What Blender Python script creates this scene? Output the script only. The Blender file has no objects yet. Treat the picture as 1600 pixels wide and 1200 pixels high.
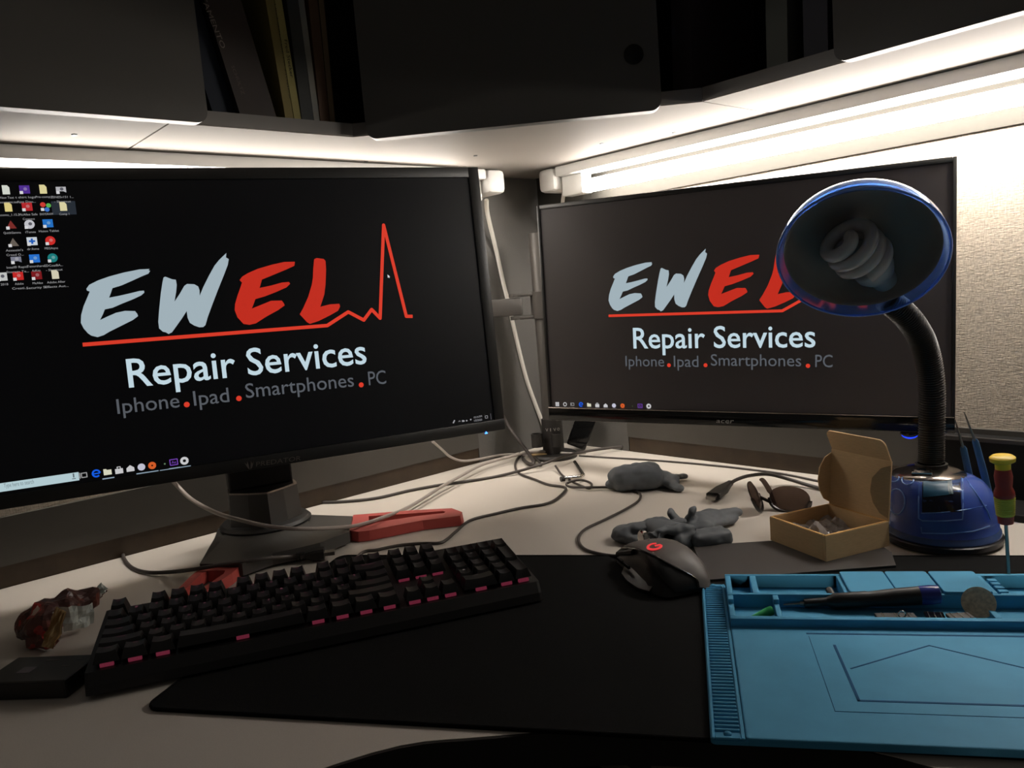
import bpy, bmesh, math, random
from mathutils import Vector, Matrix, Euler, noise
from mathutils.geometry import tessellate_polygon
random.seed(7)
SC = bpy.context.scene
COL = SC.collection
PI = math.pi
R = math.radians
V = Vector

# ------------------------------------------------------------------ camera
F_PX = 1229.3
PITCH, ROLL, CAM_H = 0.11693, 0.08198, 0.3351
CAM = V((0, 0, CAM_H))
_fwd = V((0, math.cos(PITCH), -math.sin(PITCH)))
_up = V((0, math.sin(PITCH), math.cos(PITCH)))
_rt = V((1, 0, 0))
CR = math.cos(ROLL) * _rt - math.sin(ROLL) * _up
CU = math.sin(ROLL) * _rt + math.cos(ROLL) * _up
cd = bpy.data.cameras.new('camera')
cam = bpy.data.objects.new('camera', cd)
COL.objects.link(cam)
cd.sensor_width = 36.0
cd.lens = 36.0 * F_PX / 1600.0
cd.clip_start = 0.01
mw = Matrix((CR, CU, -_fwd)).transposed().to_4x4()
mw.translation = CAM
cam.matrix_world = mw
SC.camera = cam


def ray(p):
    return CR * ((p[0] - 800) / F_PX) - CU * ((p[1] - 600) / F_PX) + _fwd


def Z(p, z=0.0):
    """the point at height z seen at photo pixel p"""
    d = ray(p)
    return CAM + d * ((z - CAM.z) / d.z)


def PL(p, n, d):
    """the point on plane n.x = d seen at photo pixel p"""
    n = V(n)
    r = ray(p)
    return CAM + r * ((d - n.dot(CAM)) / n.dot(r))


# room axes: a = distance towards the left wall, b = towards the right wall
WANG = R(41.3)
NA = V((-math.sin(WANG), math.cos(WANG), 0))
NB = V((math.cos(WANG), math.sin(WANG), 0))
UP = V((0, 0, 1))
A_W, B_W = 1.221, 1.189


def AB(a, b, z=0.0):
    return NA * a + NB * b + UP * z


# ------------------------------------------------------------------ materials
def srgb(r, g, b):
    def f(c):
        c /= 255.0
        return c / 12.92 if c <= 0.04045 else ((c + 0.055) / 1.055) ** 2.4
    return (f(r), f(g), f(b), 1.0)


MATS = {}


def mat(name, col=(0.5, 0.5, 0.5, 1), rough=0.5, metal=0.0, spec=0.5, emit=None, estr=1.0, trans=0.0, ior=1.45,
        noise_scale=None, noise_amt=0.15, bump=None, bump_scale=200.0, coat=0.0, alpha=1.0, sheen=0.0, stretch=None):
    m = bpy.data.materials.new(name)
    m.use_nodes = True
    nt = m.node_tree
    b = nt.nodes['Principled BSDF']
    b.inputs['Base Color'].default_value = col
    b.inputs['Roughness'].default_value = rough
    b.inputs['Metallic'].default_value = metal
    b.inputs['Specular IOR Level'].default_value = spec
    b.inputs['Transmission Weight'].default_value = trans
    b.inputs['IOR'].default_value = ior
    b.inputs['Coat Weight'].default_value = coat
    b.inputs['Alpha'].default_value = alpha
    b.inputs['Sheen Weight'].default_value = sheen
    if emit:
        b.inputs['Emission Color'].default_value = emit
        b.inputs['Emission Strength'].default_value = estr
    tc = None
    if noise_scale or bump:
        tc = nt.nodes.new('ShaderNodeTexCoord')
        mp = nt.nodes.new('ShaderNodeMapping')
        if stretch:
            mp.inputs['Scale'].default_value = stretch
        nt.links.new(tc.outputs['Object'], mp.inputs['Vector'])
    if noise_scale:
        n = nt.nodes.new('ShaderNodeTexNoise')
        n.inputs['Scale'].default_value = noise_scale
        n.inputs['Detail'].default_value = 4
        nt.links.new(mp.outputs['Vector'], n.inputs['Vector'])
        r = nt.nodes.new('ShaderNodeValToRGB')
        r.color_ramp.elements[0].position = 0.3
        r.color_ramp.elements[1].position = 0.7
        k0, k1 = 1 - noise_amt, 1 + noise_amt
        r.color_ramp.elements[0].color = (col[0] * k0, col[1] * k0, col[2] * k0, 1)
        r.color_ramp.elements[1].color = (min(1, col[0] * k1), min(1, col[1] * k1), min(1, col[2] * k1), 1)
        nt.links.new(n.outputs['Fac'], r.inputs['Fac'])
        nt.links.new(r.outputs['Color'], b.inputs['Base Color'])
    if bump:
        n2 = nt.nodes.new('ShaderNodeTexNoise')
        n2.inputs['Scale'].default_value = bump_scale
        n2.inputs['Detail'].default_value = 3
        nt.links.new(mp.outputs['Vector'], n2.inputs['Vector'])
        bp = nt.nodes.new('ShaderNodeBump')
        bp.inputs['Strength'].default_value = bump
        bp.inputs['Distance'].default_value = 0.002
        nt.links.new(n2.outputs['Fac'], bp.inputs['Height'])
        nt.links.new(bp.outputs['Normal'], b.inputs['Normal'])
    MATS[name] = m
    return m


def glow(name, r, g, b, k=1.0):
    c = srgb(r, g, b)
    return mat(name, (0.0, 0.0, 0.0, 1), 0.5, emit=c, estr=k, spec=0.2)


def fabric_mat(name, col):
    """woven panel cloth: two crossed stretched noises for colour and bump"""
    m = mat(name, col, 0.95, spec=0.1)
    nt = m.node_tree
    b = nt.nodes['Principled BSDF']
    tc = nt.nodes.new('ShaderNodeTexCoord')
    outs = []
    for s in ((120, 120, 700), (700, 700, 120)):
        mp = nt.nodes.new('ShaderNodeMapping')
        mp.inputs['Scale'].default_value = s
        n = nt.nodes.new('ShaderNodeTexNoise')
        n.inputs['Scale'].default_value = 1.0
        n.inputs['Detail'].default_value = 2
        nt.links.new(tc.outputs['Object'], mp.inputs['Vector'])
        nt.links.new(mp.outputs['Vector'], n.inputs['Vector'])
        outs.append(n.outputs['Fac'])
    mx = nt.nodes.new('ShaderNodeMath')
    mx.operation = 'ADD'
    nt.links.new(outs[0], mx.inputs[0])
    nt.links.new(outs[1], mx.inputs[1])
    r = nt.nodes.new('ShaderNodeValToRGB')
    r.color_ramp.elements[0].position = 0.35
    r.color_ramp.elements[1].position = 0.65
    r.color_ramp.elements[0].color = tuple(c * 0.72 for c in col[:3]) + (1,)
    r.color_ramp.elements[1].color = tuple(min(1, c * 1.2) for c in col[:3]) + (1,)
    half = nt.nodes.new('ShaderNodeMath')
    half.operation = 'MULTIPLY'
    half.inputs[1].default_value = 0.5
    nt.links.new(mx.outputs[0], half.inputs[0])
    nt.links.new(half.outputs[0], r.inputs['Fac'])
    nt.links.new(r.outputs['Color'], b.inputs['Base Color'])
    bp = nt.nodes.new('ShaderNodeBump')
    bp.inputs['Strength'].default_value = 0.7
    bp.inputs['Distance'].default_value = 0.002
    nt.links.new(half.outputs[0], bp.inputs['Height'])
    nt.links.new(bp.outputs['Normal'], b.inputs['Normal'])
    return m


def mix_mat(name, cols, scale, rough=0.35, metal=0.0, spec=0.6):
    """hard patches of several colours from a noise field (printed foil)"""
    m = mat(name, cols[0], rough, metal=metal, spec=spec)
    nt = m.node_tree
    b = nt.nodes['Principled BSDF']
    tc = nt.nodes.new('ShaderNodeTexCoord')
    n = nt.nodes.new('ShaderNodeTexNoise')
    n.inputs['Scale'].default_value = scale
    n.inputs['Detail'].default_value = 2
    nt.links.new(tc.outputs['Object'], n.inputs['Vector'])
    r = nt.nodes.new('ShaderNodeValToRGB')
    r.color_ramp.interpolation = 'CONSTANT'
    els = r.color_ramp.elements
    els[0].position = 0.0
    els[0].color = cols[0]
    els[1].position = 0.46
    els[1].color = cols[1]
    for i, c in enumerate(cols[2:]):
        e = els.new(0.575 + 0.07 * i)
        e.color = c
    nt.links.new(n.outputs['Fac'], r.inputs['Fac'])
    nt.links.new(r.outputs['Color'], b.inputs['Base Color'])
    return m


M_DESK = mat('desk laminate', srgb(204, 196, 186), 0.42, noise_scale=900, noise_amt=0.05)
M_DESKEDGE = mat('desk edge band', srgb(40, 38, 36), 0.5)
M_FABRIC = fabric_mat('panel fabric', srgb(190, 178, 162))
M_FABRIC_G = mat('grey wall panel', srgb(92, 90, 87), 0.7, bump=0.25, bump_scale=700)
M_RACE = mat('raceway grey', srgb(72, 69, 64), 0.55)
M_BROWN = mat('brown edge strip', srgb(60, 47, 33), 0.5, noise_scale=30, noise_amt=0.2)
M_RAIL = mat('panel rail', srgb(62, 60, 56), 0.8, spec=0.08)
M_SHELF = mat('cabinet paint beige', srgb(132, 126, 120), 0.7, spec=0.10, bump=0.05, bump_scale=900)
M_LIP = mat('cabinet lip grey', srgb(116, 112, 107), 0.45)
M_DOOR = mat('cabinet door charcoal', srgb(78, 75, 71), 0.5)
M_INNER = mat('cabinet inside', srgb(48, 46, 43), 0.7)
M_BLACKHOLE = mat('black recess', (0.002, 0.002, 0.002, 1), 0.9)
M_WHITEPL = mat('white plastic', srgb(226, 224, 220), 0.4)
M_TUBE = mat('fluorescent tube', (1, 1, 1, 1), 0.4, emit=(1.0, 0.935, 0.86, 1), estr=68)
M_TUBEL = mat('dimmer fluorescent tube', (1, 1, 1, 1), 0.4, emit=(1.0, 0.935, 0.86, 1), estr=44)
M_SOCKET = mat('clear tube socket', srgb(240, 240, 236), 0.3)
M_FLOOR = mat('dark carpet', srgb(30, 29, 30), 0.95, bump=0.4, bump_scale=400)
M_BEZEL = mat('monitor black plastic', srgb(26, 26, 25), 0.42)
M_GLOSSBLK = mat('gloss black plastic', srgb(14, 14, 14), 0.12, spec=0.6)
M_SCREEN_L = mat('matte screen', srgb(5, 5, 6), 0.45, spec=0.35, emit=(0.0006, 0.0007, 0.0010, 1), estr=1)
M_SCREEN_R = mat('matte screen haze', srgb(50, 45, 44), 0.5, spec=0.5, emit=(0.0045, 0.0038, 0.0036, 1), estr=1)
M_STAND = mat('stand dark grey', srgb(64, 62, 59), 0.42)
M_STANDBLK = mat('stand black', srgb(30, 29, 28), 0.45)
M_RED = mat('stand red plastic', srgb(176, 74, 68), 0.5)
M_ARM = mat('steel arm dark', srgb(74, 71, 68), 0.45, metal=0.2)
M_ARMBLK = mat('arm black plastic', srgb(42, 40, 38), 0.5)
M_CHROME = mat('chrome', srgb(205, 200, 192), 0.18, metal=1.0)
M_STEEL = mat('steel', srgb(150, 146, 140), 0.3, metal=1.0)
M_CABLE = mat('cable black', srgb(66, 60, 57), 0.5)
M_CABLEG = mat('cable grey', srgb(164, 155, 148), 0.4)
M_CABLEW = mat('cable white', srgb(222, 218, 210), 0.45)
M_TAN = mat('cardboard pale', srgb(190, 160, 118), 0.8)
M_CARD = mat('cardboard', srgb(206, 174, 130), 0.85, noise_scale=120, noise_amt=0.06, stretch=(1, 1, 8))
M_CARDIN = mat('cardboard core', srgb(204, 160, 98), 0.85)
M_KEYCASE = mat('keyboard case', srgb(24, 22, 22), 0.5)
M_KEY = mat('keycap', srgb(24, 22, 22), 0.38)
M_LEGEND = glow('key legend', 120, 70, 84, 0.35)
M_LEGEND2 = glow('key legend pale', 110, 98, 96, 0.4)
M_SWITCH = mat('lit key switch', srgb(70, 30, 40), 0.3, emit=srgb(190, 70, 100), estr=0.2, noise_scale=600, noise_amt=0.6)
M_PAD = mat('mouse pad cloth', srgb(15, 15, 15), 0.92, spec=0.15, bump=0.2, bump_scale=1500)
M_PADEDGE = mat('mouse pad stitching', srgb(14, 14, 14), 0.9, spec=0.1)
M_SHEET = mat('smooth grey mat', srgb(66, 62, 60), 0.5)
M_MOUSEG = mat('mouse grey shell', srgb(88, 82, 78), 0.5)
M_MOUSEB = mat('mouse black', srgb(17, 17, 17), 0.4)
M_LOGORED = glow('logo red', 225, 60, 62, 0.9)
M_GLOVE = mat('grey nitrile', srgb(88, 92, 96), 0.62, noise_scale=60, noise_amt=0.06)
M_BLUEMAT = mat('blue silicone', srgb(76, 156, 196), 0.65, spec=0.3, noise_scale=40, noise_amt=0.04)
M_GRVSHADE = mat('blue groove shade', srgb(20, 84, 128), 0.7, spec=0.2)  # darker than the mat: groove shade put into the colour
M_GREEN = mat('green nozzle', srgb(46, 160, 92), 0.35)
M_NAVY = mat('navy plastic', srgb(44, 54, 130), 0.25)
M_BRASS = mat('worn coin', srgb(214, 202, 178), 0.5, metal=0.5, noise_scale=300, noise_amt=0.25)
M_YELLOW = mat('yellow plastic', srgb(226, 190, 40), 0.45)
M_OLIVE = mat('yellow rubber', srgb(178, 172, 62), 0.6)
M_DRED = mat('dark red rubber', srgb(150, 48, 40), 0.5)
M_LAMPBLUE = mat('translucent blue', srgb(128, 164, 244), 0.12, trans=0.75, ior=1.35)
M_SHADE = mat('translucent shade blue', srgb(150, 190, 255), 0.1, trans=0.85, ior=1.35)
M_LAMPBLUE2 = mat('inner blue', srgb(62, 92, 190), 0.3, coat=0.3)
M_LAMPRIM = mat('blue rim', srgb(128, 166, 240), 0.15, trans=0.2, ior=1.4)
M_LAMPBASE = mat('lamp base black', srgb(24, 25, 28), 0.4)
M_GREYCHROME = mat('smoked chrome', srgb(150, 142, 136), 0.2, metal=1.0)
M_NECK = mat('gooseneck black', srgb(34, 32, 31), 0.4)
M_REFL = mat('lamp reflector', srgb(136, 132, 126), 0.6)
M_CFL = mat('bulb glass', srgb(188, 186, 182), 0.35)
M_CFLB = mat('bulb ballast', srgb(160, 170, 174), 0.45)
M_TEAL = mat('teal item', srgb(30, 78, 102), 0.4)
M_LENS = mat('brown lens', srgb(96, 80, 72), 0.06, trans=0.75, ior=1.12)
M_FRAME = mat('dark frame', srgb(30, 24, 22), 0.25)
M_FILM = mat('clear film', srgb(214, 206, 202), 0.12, trans=0.6, ior=1.2, spec=0.8)
M_BLUESTEEL = mat('blue tweezer grip', srgb(70, 112, 150), 0.4)
M_FOILRED = mix_mat('printed foil', [srgb(66, 36, 30), srgb(96, 50, 40), srgb(170, 50, 44), srgb(205, 180, 165)], 38)
M_FOILSIL = mat('foil inside', srgb(196, 202, 196), 0.35, metal=0.35)
M_FOILGOLD = mat('gold foil', srgb(196, 164, 118), 0.25, metal=0.7)
M_BLACKBOX = mat('black box plastic', srgb(17, 17, 17), 0.6, spec=0.3)
M_BLUELED = glow('blue led', 60, 130, 255, 5.0)
M_BLUELED2 = glow('blue led arc', 30, 60, 230, 1.6)
M_ARTWHITE = glow('art pale blue', 160, 176, 184, 1.0)
M_ARTTEXT = glow('art white', 190, 212, 222, 1.0)
M_ARTRED = glow('art red', 190, 44, 30, 1.0)
M_ARTLINE = glow('art line red', 212, 58, 40, 1.0)
M_ARTGREY = glow('art grey', 84, 88, 94, 1.0)
M_LOGODIM = mat('badge dim', srgb(84, 78, 74), 0.4)
M_BADGE = mat('badge silver', srgb(176, 172, 168), 0.35)


# ------------------------------------------------------------------ mesh builder
class MB:
    def __init__(self):
        self.v = []
        self.f = []
        self.mi = []

    def add(self, verts, faces, T=None, mi=0):
        o = len(self.v)
        for p in verts:
            p = V(p)
            self.v.append(T @ p if T else p)
        for f in faces:
            self.f.append([i + o for i in f])
            self.mi.append(mi)
        return self

    def bm(self, b, T=None, mi=0):
        b.verts.ensure_lookup_table()
        b.verts.index_update()
        vs = [v.co.copy() for v in b.verts]
        fs = [[v.index for v in f.verts] for f in b.faces]
        b.free()
        return self.add(vs, fs, T, mi)

    def box(self, c, s, T=None, bev=0.0, seg=2, mi=0):
        b = bmesh.new()
        bmesh.ops.create_cube(b, size=1.0)
        for v in b.verts:
            v.co = V((v.co.x * s[0] + c[0], v.co.y * s[1] + c[1], v.co.z * s[2] + c[2]))
        if bev:
            bmesh.ops.bevel(b, geom=list(b.edges), offset=bev, segments=seg, profile=0.5, affect='EDGES')
        return self.bm(b, T, mi)

    def prism(self, poly, z0, z1, T=None, bev=0.0, mi=0):
        """poly: 2-D outline (ccw), extruded from z0 to z1"""
        b = bmesh.new()
        lo = [b.verts.new((p[0], p[1], z0)) for p in poly]
        hi = [b.verts.new((p[0], p[1], z1)) for p in poly]
        n = len(poly)
        b.faces.new(lo[::-1])
        top = b.faces.new(hi)
        for i in range(n):
            b.faces.new((lo[i], lo[(i + 1) % n], hi[(i + 1) % n], hi[i]))
        bmesh.ops.recalc_face_normals(b, faces=list(b.faces))
        if bev:
            bmesh.ops.bevel(b, geom=list(top.edges), offset=bev, segments=2, profile=0.5, affect='EDGES')
        return self.bm(b, T, mi)

    def loft(self, rings, cap0=True, cap1=True, closed=True, T=None, mi=0):
        n = len(rings[0])
        vs = [p for r in rings for p in r]
        fs = []
        for i in range(len(rings) - 1):
            for j in range(n if closed else n - 1):
                k = (j + 1) % n
                fs.append((i * n + j, i * n + k, (i + 1) * n + k, (i + 1) * n + j))
        if cap0:
            fs.append(tuple(range(n))[::-1])
        if cap1:
            o = (len(rings) - 1) * n
            fs.append(tuple(range(o, o + n)))
        return self.add(vs, fs, T, mi)

    def tube(self, pts, r, n=8, cap=True, T=None, mi=0, flat=1.0):
        pts = [V(p) for p in pts]
        rings = []
        nrm = None
        for i, p in enumerate(pts):
            t = (pts[min(i + 1, len(pts) - 1)] - pts[max(i - 1, 0)]).normalized()
            if nrm is None:
                nrm = t.orthogonal() if abs(t.z) > 0.95 else V((0, 0, 1)) - t * t.z
            nrm = (nrm - t * nrm.dot(t))
            if nrm.length < 1e-6:
                nrm = t.orthogonal()
            nrm.normalize()
            bn = t.cross(nrm)
            rr = r[i] if isinstance(r, (list, tuple)) else r
            rings.append([p + nrm * (rr * flat * math.cos(2 * PI * k / n)) + bn * (rr * math.sin(2 * PI * k / n)) for k in range(n)])
        return self.loft(rings, cap, cap, True, T, mi)

    def lathe(self, prof, n=32, T=None, cap0=False, cap1=False, mi=0):
        rings = [[V((r * math.cos(2 * PI * k / n), r * math.sin(2 * PI * k / n), z)) for k in range(n)] for r, z in prof]
        return self.loft(rings, cap0, cap1, True, T, mi)

    def ell(self, c, s, T=None, nu=16, nv=10, mi=0):
        b = bmesh.new()
        bmesh.ops.create_uvsphere(b, u_segments=nu, v_segments=nv, radius=1.0)
        for v in b.verts:
            v.co = V((v.co.x * s[0], v.co.y * s[1], v.co.z * s[2]))
            if c is not None:
                v.co += V(c)
        return self.bm(b, T, mi)

    def grid(self, fn, nu, nv, T=None, mi=0):
        vs = [fn(i / (nu - 1), j / (nv - 1)) for i in range(nu) for j in range(nv)]
        fs = [(i * nv + j, (i + 1) * nv + j, (i + 1) * nv + j + 1, i * nv + j + 1) for i in range(nu - 1) for j in range(nv - 1)]
        return self.add(vs, fs, T, mi)


INV = {}      # inverse world matrix of every root


def thing(name, label, cat, loc=(0, 0, 0), rot=(0, 0, 0), group=None):
    o = bpy.data.objects.new(name, None)
    o.empty_display_size = 0.02
    COL.objects.link(o)
    o.location = loc
    o.rotation_euler = rot
    o['label'] = label
    o['category'] = cat
    if group:
        o['group'] = group
    INV[o] = (Matrix.Translation(V(loc)) @ Euler(rot).to_matrix().to_4x4()).inverted()
    return o


def mkmesh(name, mb, mats, smooth=False, ang=None):
    me = bpy.data.meshes.new(name)
    me.from_pydata([tuple(p) for p in mb.v], [], mb.f)
    if not isinstance(mats, (list, tuple)):
        mats = [mats]
    for m in mats:
        me.materials.append(m)
    if len(mats) > 1:
        me.polygons.foreach_set('material_index', mb.mi)
    b = bmesh.new()
    b.from_mesh(me)
    bmesh.ops.remove_doubles(b, verts=b.verts, dist=1e-6)
    bmesh.ops.recalc_face_normals(b, faces=b.faces)
    b.to_mesh(me)
    b.free()
    if smooth:
        me.polygons.foreach_set('use_smooth', [True] * len(me.polygons))
        if ang:
            me.set_sharp_from_angle(angle=R(ang))
    me.update()
    return me


def part(name, mb, mats, parent=None, local=False, smooth=False, ang=40, label=None):
    """one mesh object; vertices given in world space unless local"""
    if parent is not None and not local:
        root = parent
        while root.parent:
            root = root.parent
        im = INV.get(root)
        if im:
            mb.v = [im @ p for p in mb.v]
    o = bpy.data.objects.new(name, mkmesh(name, mb, mats, smooth, ang))
    COL.objects.link(o)
    if parent is not None:
        o.parent = parent
    if label:
        o['label'] = label
    return o


def single(name, mb, mats, label, cat, group=None, smooth=False, ang=40, kind=None):
    """a thing that is one mesh, its origin at its own base"""
    c = V((0, 0, 0))
    for p in mb.v:
        c += p
    c /= len(mb.v)
    c.z = min(p.z for p in mb.v)
    mb.v = [p - c for p in mb.v]
    o = bpy.data.objects.new(name, mkmesh(name, mb, mats, smooth, ang))
    COL.objects.link(o)
    o.location = c
    INV[o] = Matrix.Translation(-c)
    if label:
        o['label'] = label
    if cat:
        o['category'] = cat
    if group:
        o['group'] = group
    if kind:
        o['kind'] = kind
    return o


def struct(name, mb, m, label=None):
    return single(name, mb, m, label, None, kind='structure')


def spline(pts, n=8):
    """Catmull-Rom through the points"""
    pts = [V(p) for p in pts]
    out = []
    for i in range(len(pts) - 1):
        p0 = pts[i - 1] if i else pts[0] * 2 - pts[1]
        p1, p2 = pts[i], pts[i + 1]
        p3 = pts[i + 2] if i + 2 < len(pts) else p2 * 2 - p1
        for k in range(n):
            t = k / n
            out.append(0.5 * ((2 * p1) + (p2 - p0) * t + (2 * p0 - 5 * p1 + 4 * p2 - p3) * t * t + (3 * p1 - p0 - 3 * p2 + p3) * t ** 3))
    out.append(pts[-1])
    return out


def frame_T(o, x, y, z):
    m = Matrix((x, y, z)).transposed().to_4x4()
    m.translation = V(o)
    return m


def slab(mb, o, ex, ey, en, poly, t0, t1, bev=0.0, mi=0):
    """outline poly in the (ex, ey) plane at o, from t0 to t1 along en"""
    return mb.prism(poly, t0, t1, frame_T(o, V(ex), V(ey), V(en)), bev, mi)


def rounded(x0, y0, x1, y1, r, which=(1, 1, 1, 1), n=6):
    """ccw rectangle; which = round bl, br, tr, tl"""
    out = []
    for (cx, cy, a0, w, px, py) in ((x0 + r, y0 + r, 180, which[0], x0, y0), (x1 - r, y0 + r, 270, which[1], x1, y0),
                                    (x1 - r, y1 - r, 0, which[2], x1, y1), (x0 + r, y1 - r, 90, which[3], x0, y1)):
        if w:
            for k in range(n + 1):
                a = R(a0 + 90 * k / n)
                out.append((cx + r * math.cos(a), cy + r * math.sin(a)))
        else:
            out.append((px, py))
    return out


_TXT = {}


def text_geo(s, res=2, bold=0.0):
    if (s, bold) in _TXT:
        return _TXT[(s, bold)]
    cu = bpy.data.curves.new('t', 'FONT')
    cu.body = s
    cu.size = 1.0
    cu.resolution_u = res
    cu.offset = bold
    ob = bpy.data.objects.new('t', cu)
    COL.objects.link(ob)
    dg = bpy.context.evaluated_depsgraph_get()
    dg.update()
    me = bpy.data.meshes.new_from_object(ob.evaluated_get(dg))
    vs = [v.co.copy() for v in me.vertices]
    fs = [list(p.vertices) for p in me.polygons]
    bpy.data.objects.remove(ob)
    bpy.data.curves.remove(cu)
    bpy.data.meshes.remove(me)
    _TXT[(s, bold)] = (vs, fs)
    return vs, fs


CAPH = max(v.y for v in text_geo('H')[0])


def put_text(mb, s, p0, p1, up, h, lift=V((0, 0, 0)), slant=0.0, mi=0, bold=0.0):
    """text with its baseline from p0 to p1, cap height h along up"""
    vs, fs = text_geo(s, 3 if bold else 2, bold)
    if not vs:
        return mb
    x0, x1 = min(v.x for v in vs), max(v.x for v in vs)
    ex = (V(p1) - V(p0)) / (x1 - x0)
    out = [V(p0) + ex * (v.x - x0 + slant * v.y) + V(up) * (v.y / CAPH * h) + lift for v in vs]
    return mb.add(out, fs, None, mi)


def evaluated_blob(mb, voxel, smooth_it=4, disp=0.0, dscale=20.0, seed=0.0):
    """melt overlapping pieces into one skin, then crumple it a little"""
    me = mkmesh('tmp', mb, M_GLOVE)
    ob = bpy.data.objects.new('tmp', me)
    COL.objects.link(ob)
    m = ob.modifiers.new('r', 'REMESH')
    m.mode = 'VOXEL'
    m.voxel_size = voxel
    if smooth_it:
        s = ob.modifiers.new('s', 'SMOOTH')
        s.iterations = smooth_it
        s.factor = 0.5
    dg = bpy.context.evaluated_depsgraph_get()
    dg.update()
    m2 = bpy.data.meshes.new_from_object(ob.evaluated_get(dg))
    out = MB()
    nrm = [v.normal.copy() for v in m2.vertices]
    vs = []
    for v, n in zip(m2.vertices, nrm):
        p = v.co.copy()
        if disp:
            q = p * dscale + V((seed, seed * 2, 0))
            k = noise.noise(q) + 0.5 * noise.noise(q * 2.3)
            p += n * (disp * k)
        vs.append(p)
    out.add(vs, [list(f.vertices) for f in m2.polygons])
    bpy.data.objects.remove(ob)
    bpy.data.meshes.remove(m2)
    bpy.data.meshes.remove(me)
    return out


# ================================================================== THE ROOM
LEFT_END, RIGHT_END = -1.3, -1.3        # how far the walls run out of the frame
TOPZ = 1.6
# walls (20 mm thick boards behind their visible face), cloth from the raceway up to the rail
m = MB()
slab(m, AB(A_W, 0), NB, UP, NA, [(LEFT_END, -0.74), (B_W + 0.03, -0.74), (B_W + 0.03, TOPZ), (LEFT_END, TOPZ)], 0, 0.03)
struct('wall_left', m, M_FABRIC)
m = MB()
slab(m, AB(0, B_W), -NA, UP, NB, [(-A_W, -0.74), (-RIGHT_END, -0.74), (-RIGHT_END, TOPZ), (-A_W, TOPZ)], 0, 0.03)
struct('wall_right', m, M_FABRIC)
# raceways along the foot of both walls, brown strip under them
m = MB()
slab(m, AB(A_W, 0), NB, UP, NA, [(LEFT_END, 0.030), (0.965, 0.030), (0.965, 0.0945), (LEFT_END, 0.0945)], -0.008, 0)
struct('trim_1', m, M_RACE)
m = MB()
slab(m, AB(0, B_W), -NA, UP, NB, [(-1.01, 0.030), (-RIGHT_END, 0.030), (-RIGHT_END, 0.0945), (-1.01, 0.0945)], -0.008, 0)
struct('trim_2', m, M_RACE)
m = MB()
slab(m, AB(A_W, 0), NB, UP, NA, [(LEFT_END, 0.0), (0.965, 0.0), (0.965, 0.030), (LEFT_END, 0.030)], -0.004, 0)
struct('trim_3', m, M_BROWN)
m = MB()
slab(m, AB(0, B_W), -NA, UP, NB, [(-1.01, 0.0), (-RIGHT_END, 0.0), (-RIGHT_END, 0.030), (-1.01, 0.030)], -0.004, 0)
struct('trim_4', m, M_BROWN)
# smooth rails that carry the cabinets above the cloth
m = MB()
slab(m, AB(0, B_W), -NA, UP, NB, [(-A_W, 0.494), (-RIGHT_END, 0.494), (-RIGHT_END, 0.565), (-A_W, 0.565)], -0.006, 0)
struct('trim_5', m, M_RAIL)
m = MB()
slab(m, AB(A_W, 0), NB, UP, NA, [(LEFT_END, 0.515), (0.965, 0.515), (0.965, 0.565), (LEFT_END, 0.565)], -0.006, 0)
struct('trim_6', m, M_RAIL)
m = MB()
slab(m, AB(0, B_W), -NA, UP, NB, [(-A_W, -0.7), (-1.012, -0.7), (-1.012, 0.493), (-A_W, 0.493)], -0.004, 0)
struct('trim_7', m, M_FABRIC_G)
m = MB()
slab(m, AB(A_W, 0), NB, UP, NA, [(0.966, -0.7), (B_W, -0.7), (B_W, 0.564), (0.966, 0.564)], -0.005, 0)
struct('trim_8', m, M_FABRIC_G)
# floor
m = MB()
m.box((0, 0.3, -0.76), (5, 5, 0.04))
struct('floor', m, M_FLOOR)

# ================================================================== DESK
front = spline([AB(0.62, -1.2), AB(0.60, -0.6), AB(0.555, -0.05), V((-0.155, 0.545, 0)), V((-0.037, 0.566, 0)), V((0.10, 0.556, 0)),
                V((0.24, 0.50, 0)), AB(-0.06, 0.53), AB(-0.6, 0.56), AB(-1.2, 0.58)], 6)
front = [V((p.x, p.y, 0)) for p in front]
outline = [(p.x, p.y) for p in front] + [tuple(AB(-1.2, B_W - 0.001)[:2]), tuple(AB(A_W - 0.001, B_W - 0.001)[:2]), tuple(AB(A_W - 0.001, -1.2)[:2])]
desk = thing('corner_desk', 'beige laminate corner desk with a curved front edge', 'desk', AB(0.9, 0.9, 0))
m = MB()
m.prism(outline, -0.028, 0.0)
part('desktop', m, M_DESK, desk)
m = MB()
rings = [[p + V((0, 0, -0.029)), p + V((0, 0, -0.0005)), p + V((0.0, -0.003, -0.0005)), p + V((0.0, -0.003, -0.029))] for p in front]
m.loft(rings)
part('edge_band', m, M_DESKEDGE, desk)
for (a, b) in ((1.1, -0.9), (1.1, 1.05), (-0.9, 1.08)):
    m = MB()
    m.box(AB(a, b, -0.384), (0.05, 0.05, 0.71))
    part('leg', m, M_DESKEDGE, desk)

# ================================================================== OVERHEAD CABINETS
ZU, ZS, ZT = 0.565, 0.583, 0.98
LIP_A, LIP_B = 0.974, 0.930
D1, D2 = (0.974, 0.600), (0.627, 0.930)


def abpoly(pts):
    return [tuple(AB(a, b)[:2]) for a, b in pts]


def cabinet(label, poly, loc):
    c = thing('overhead_cabinet', label, 'cabinet', loc, group='overhead cabinets above the desk')
    m = MB()
    m.prism(abpoly(poly), ZU, ZS)
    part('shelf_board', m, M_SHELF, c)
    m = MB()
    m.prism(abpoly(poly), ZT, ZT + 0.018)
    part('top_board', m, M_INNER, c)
    return c


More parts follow.
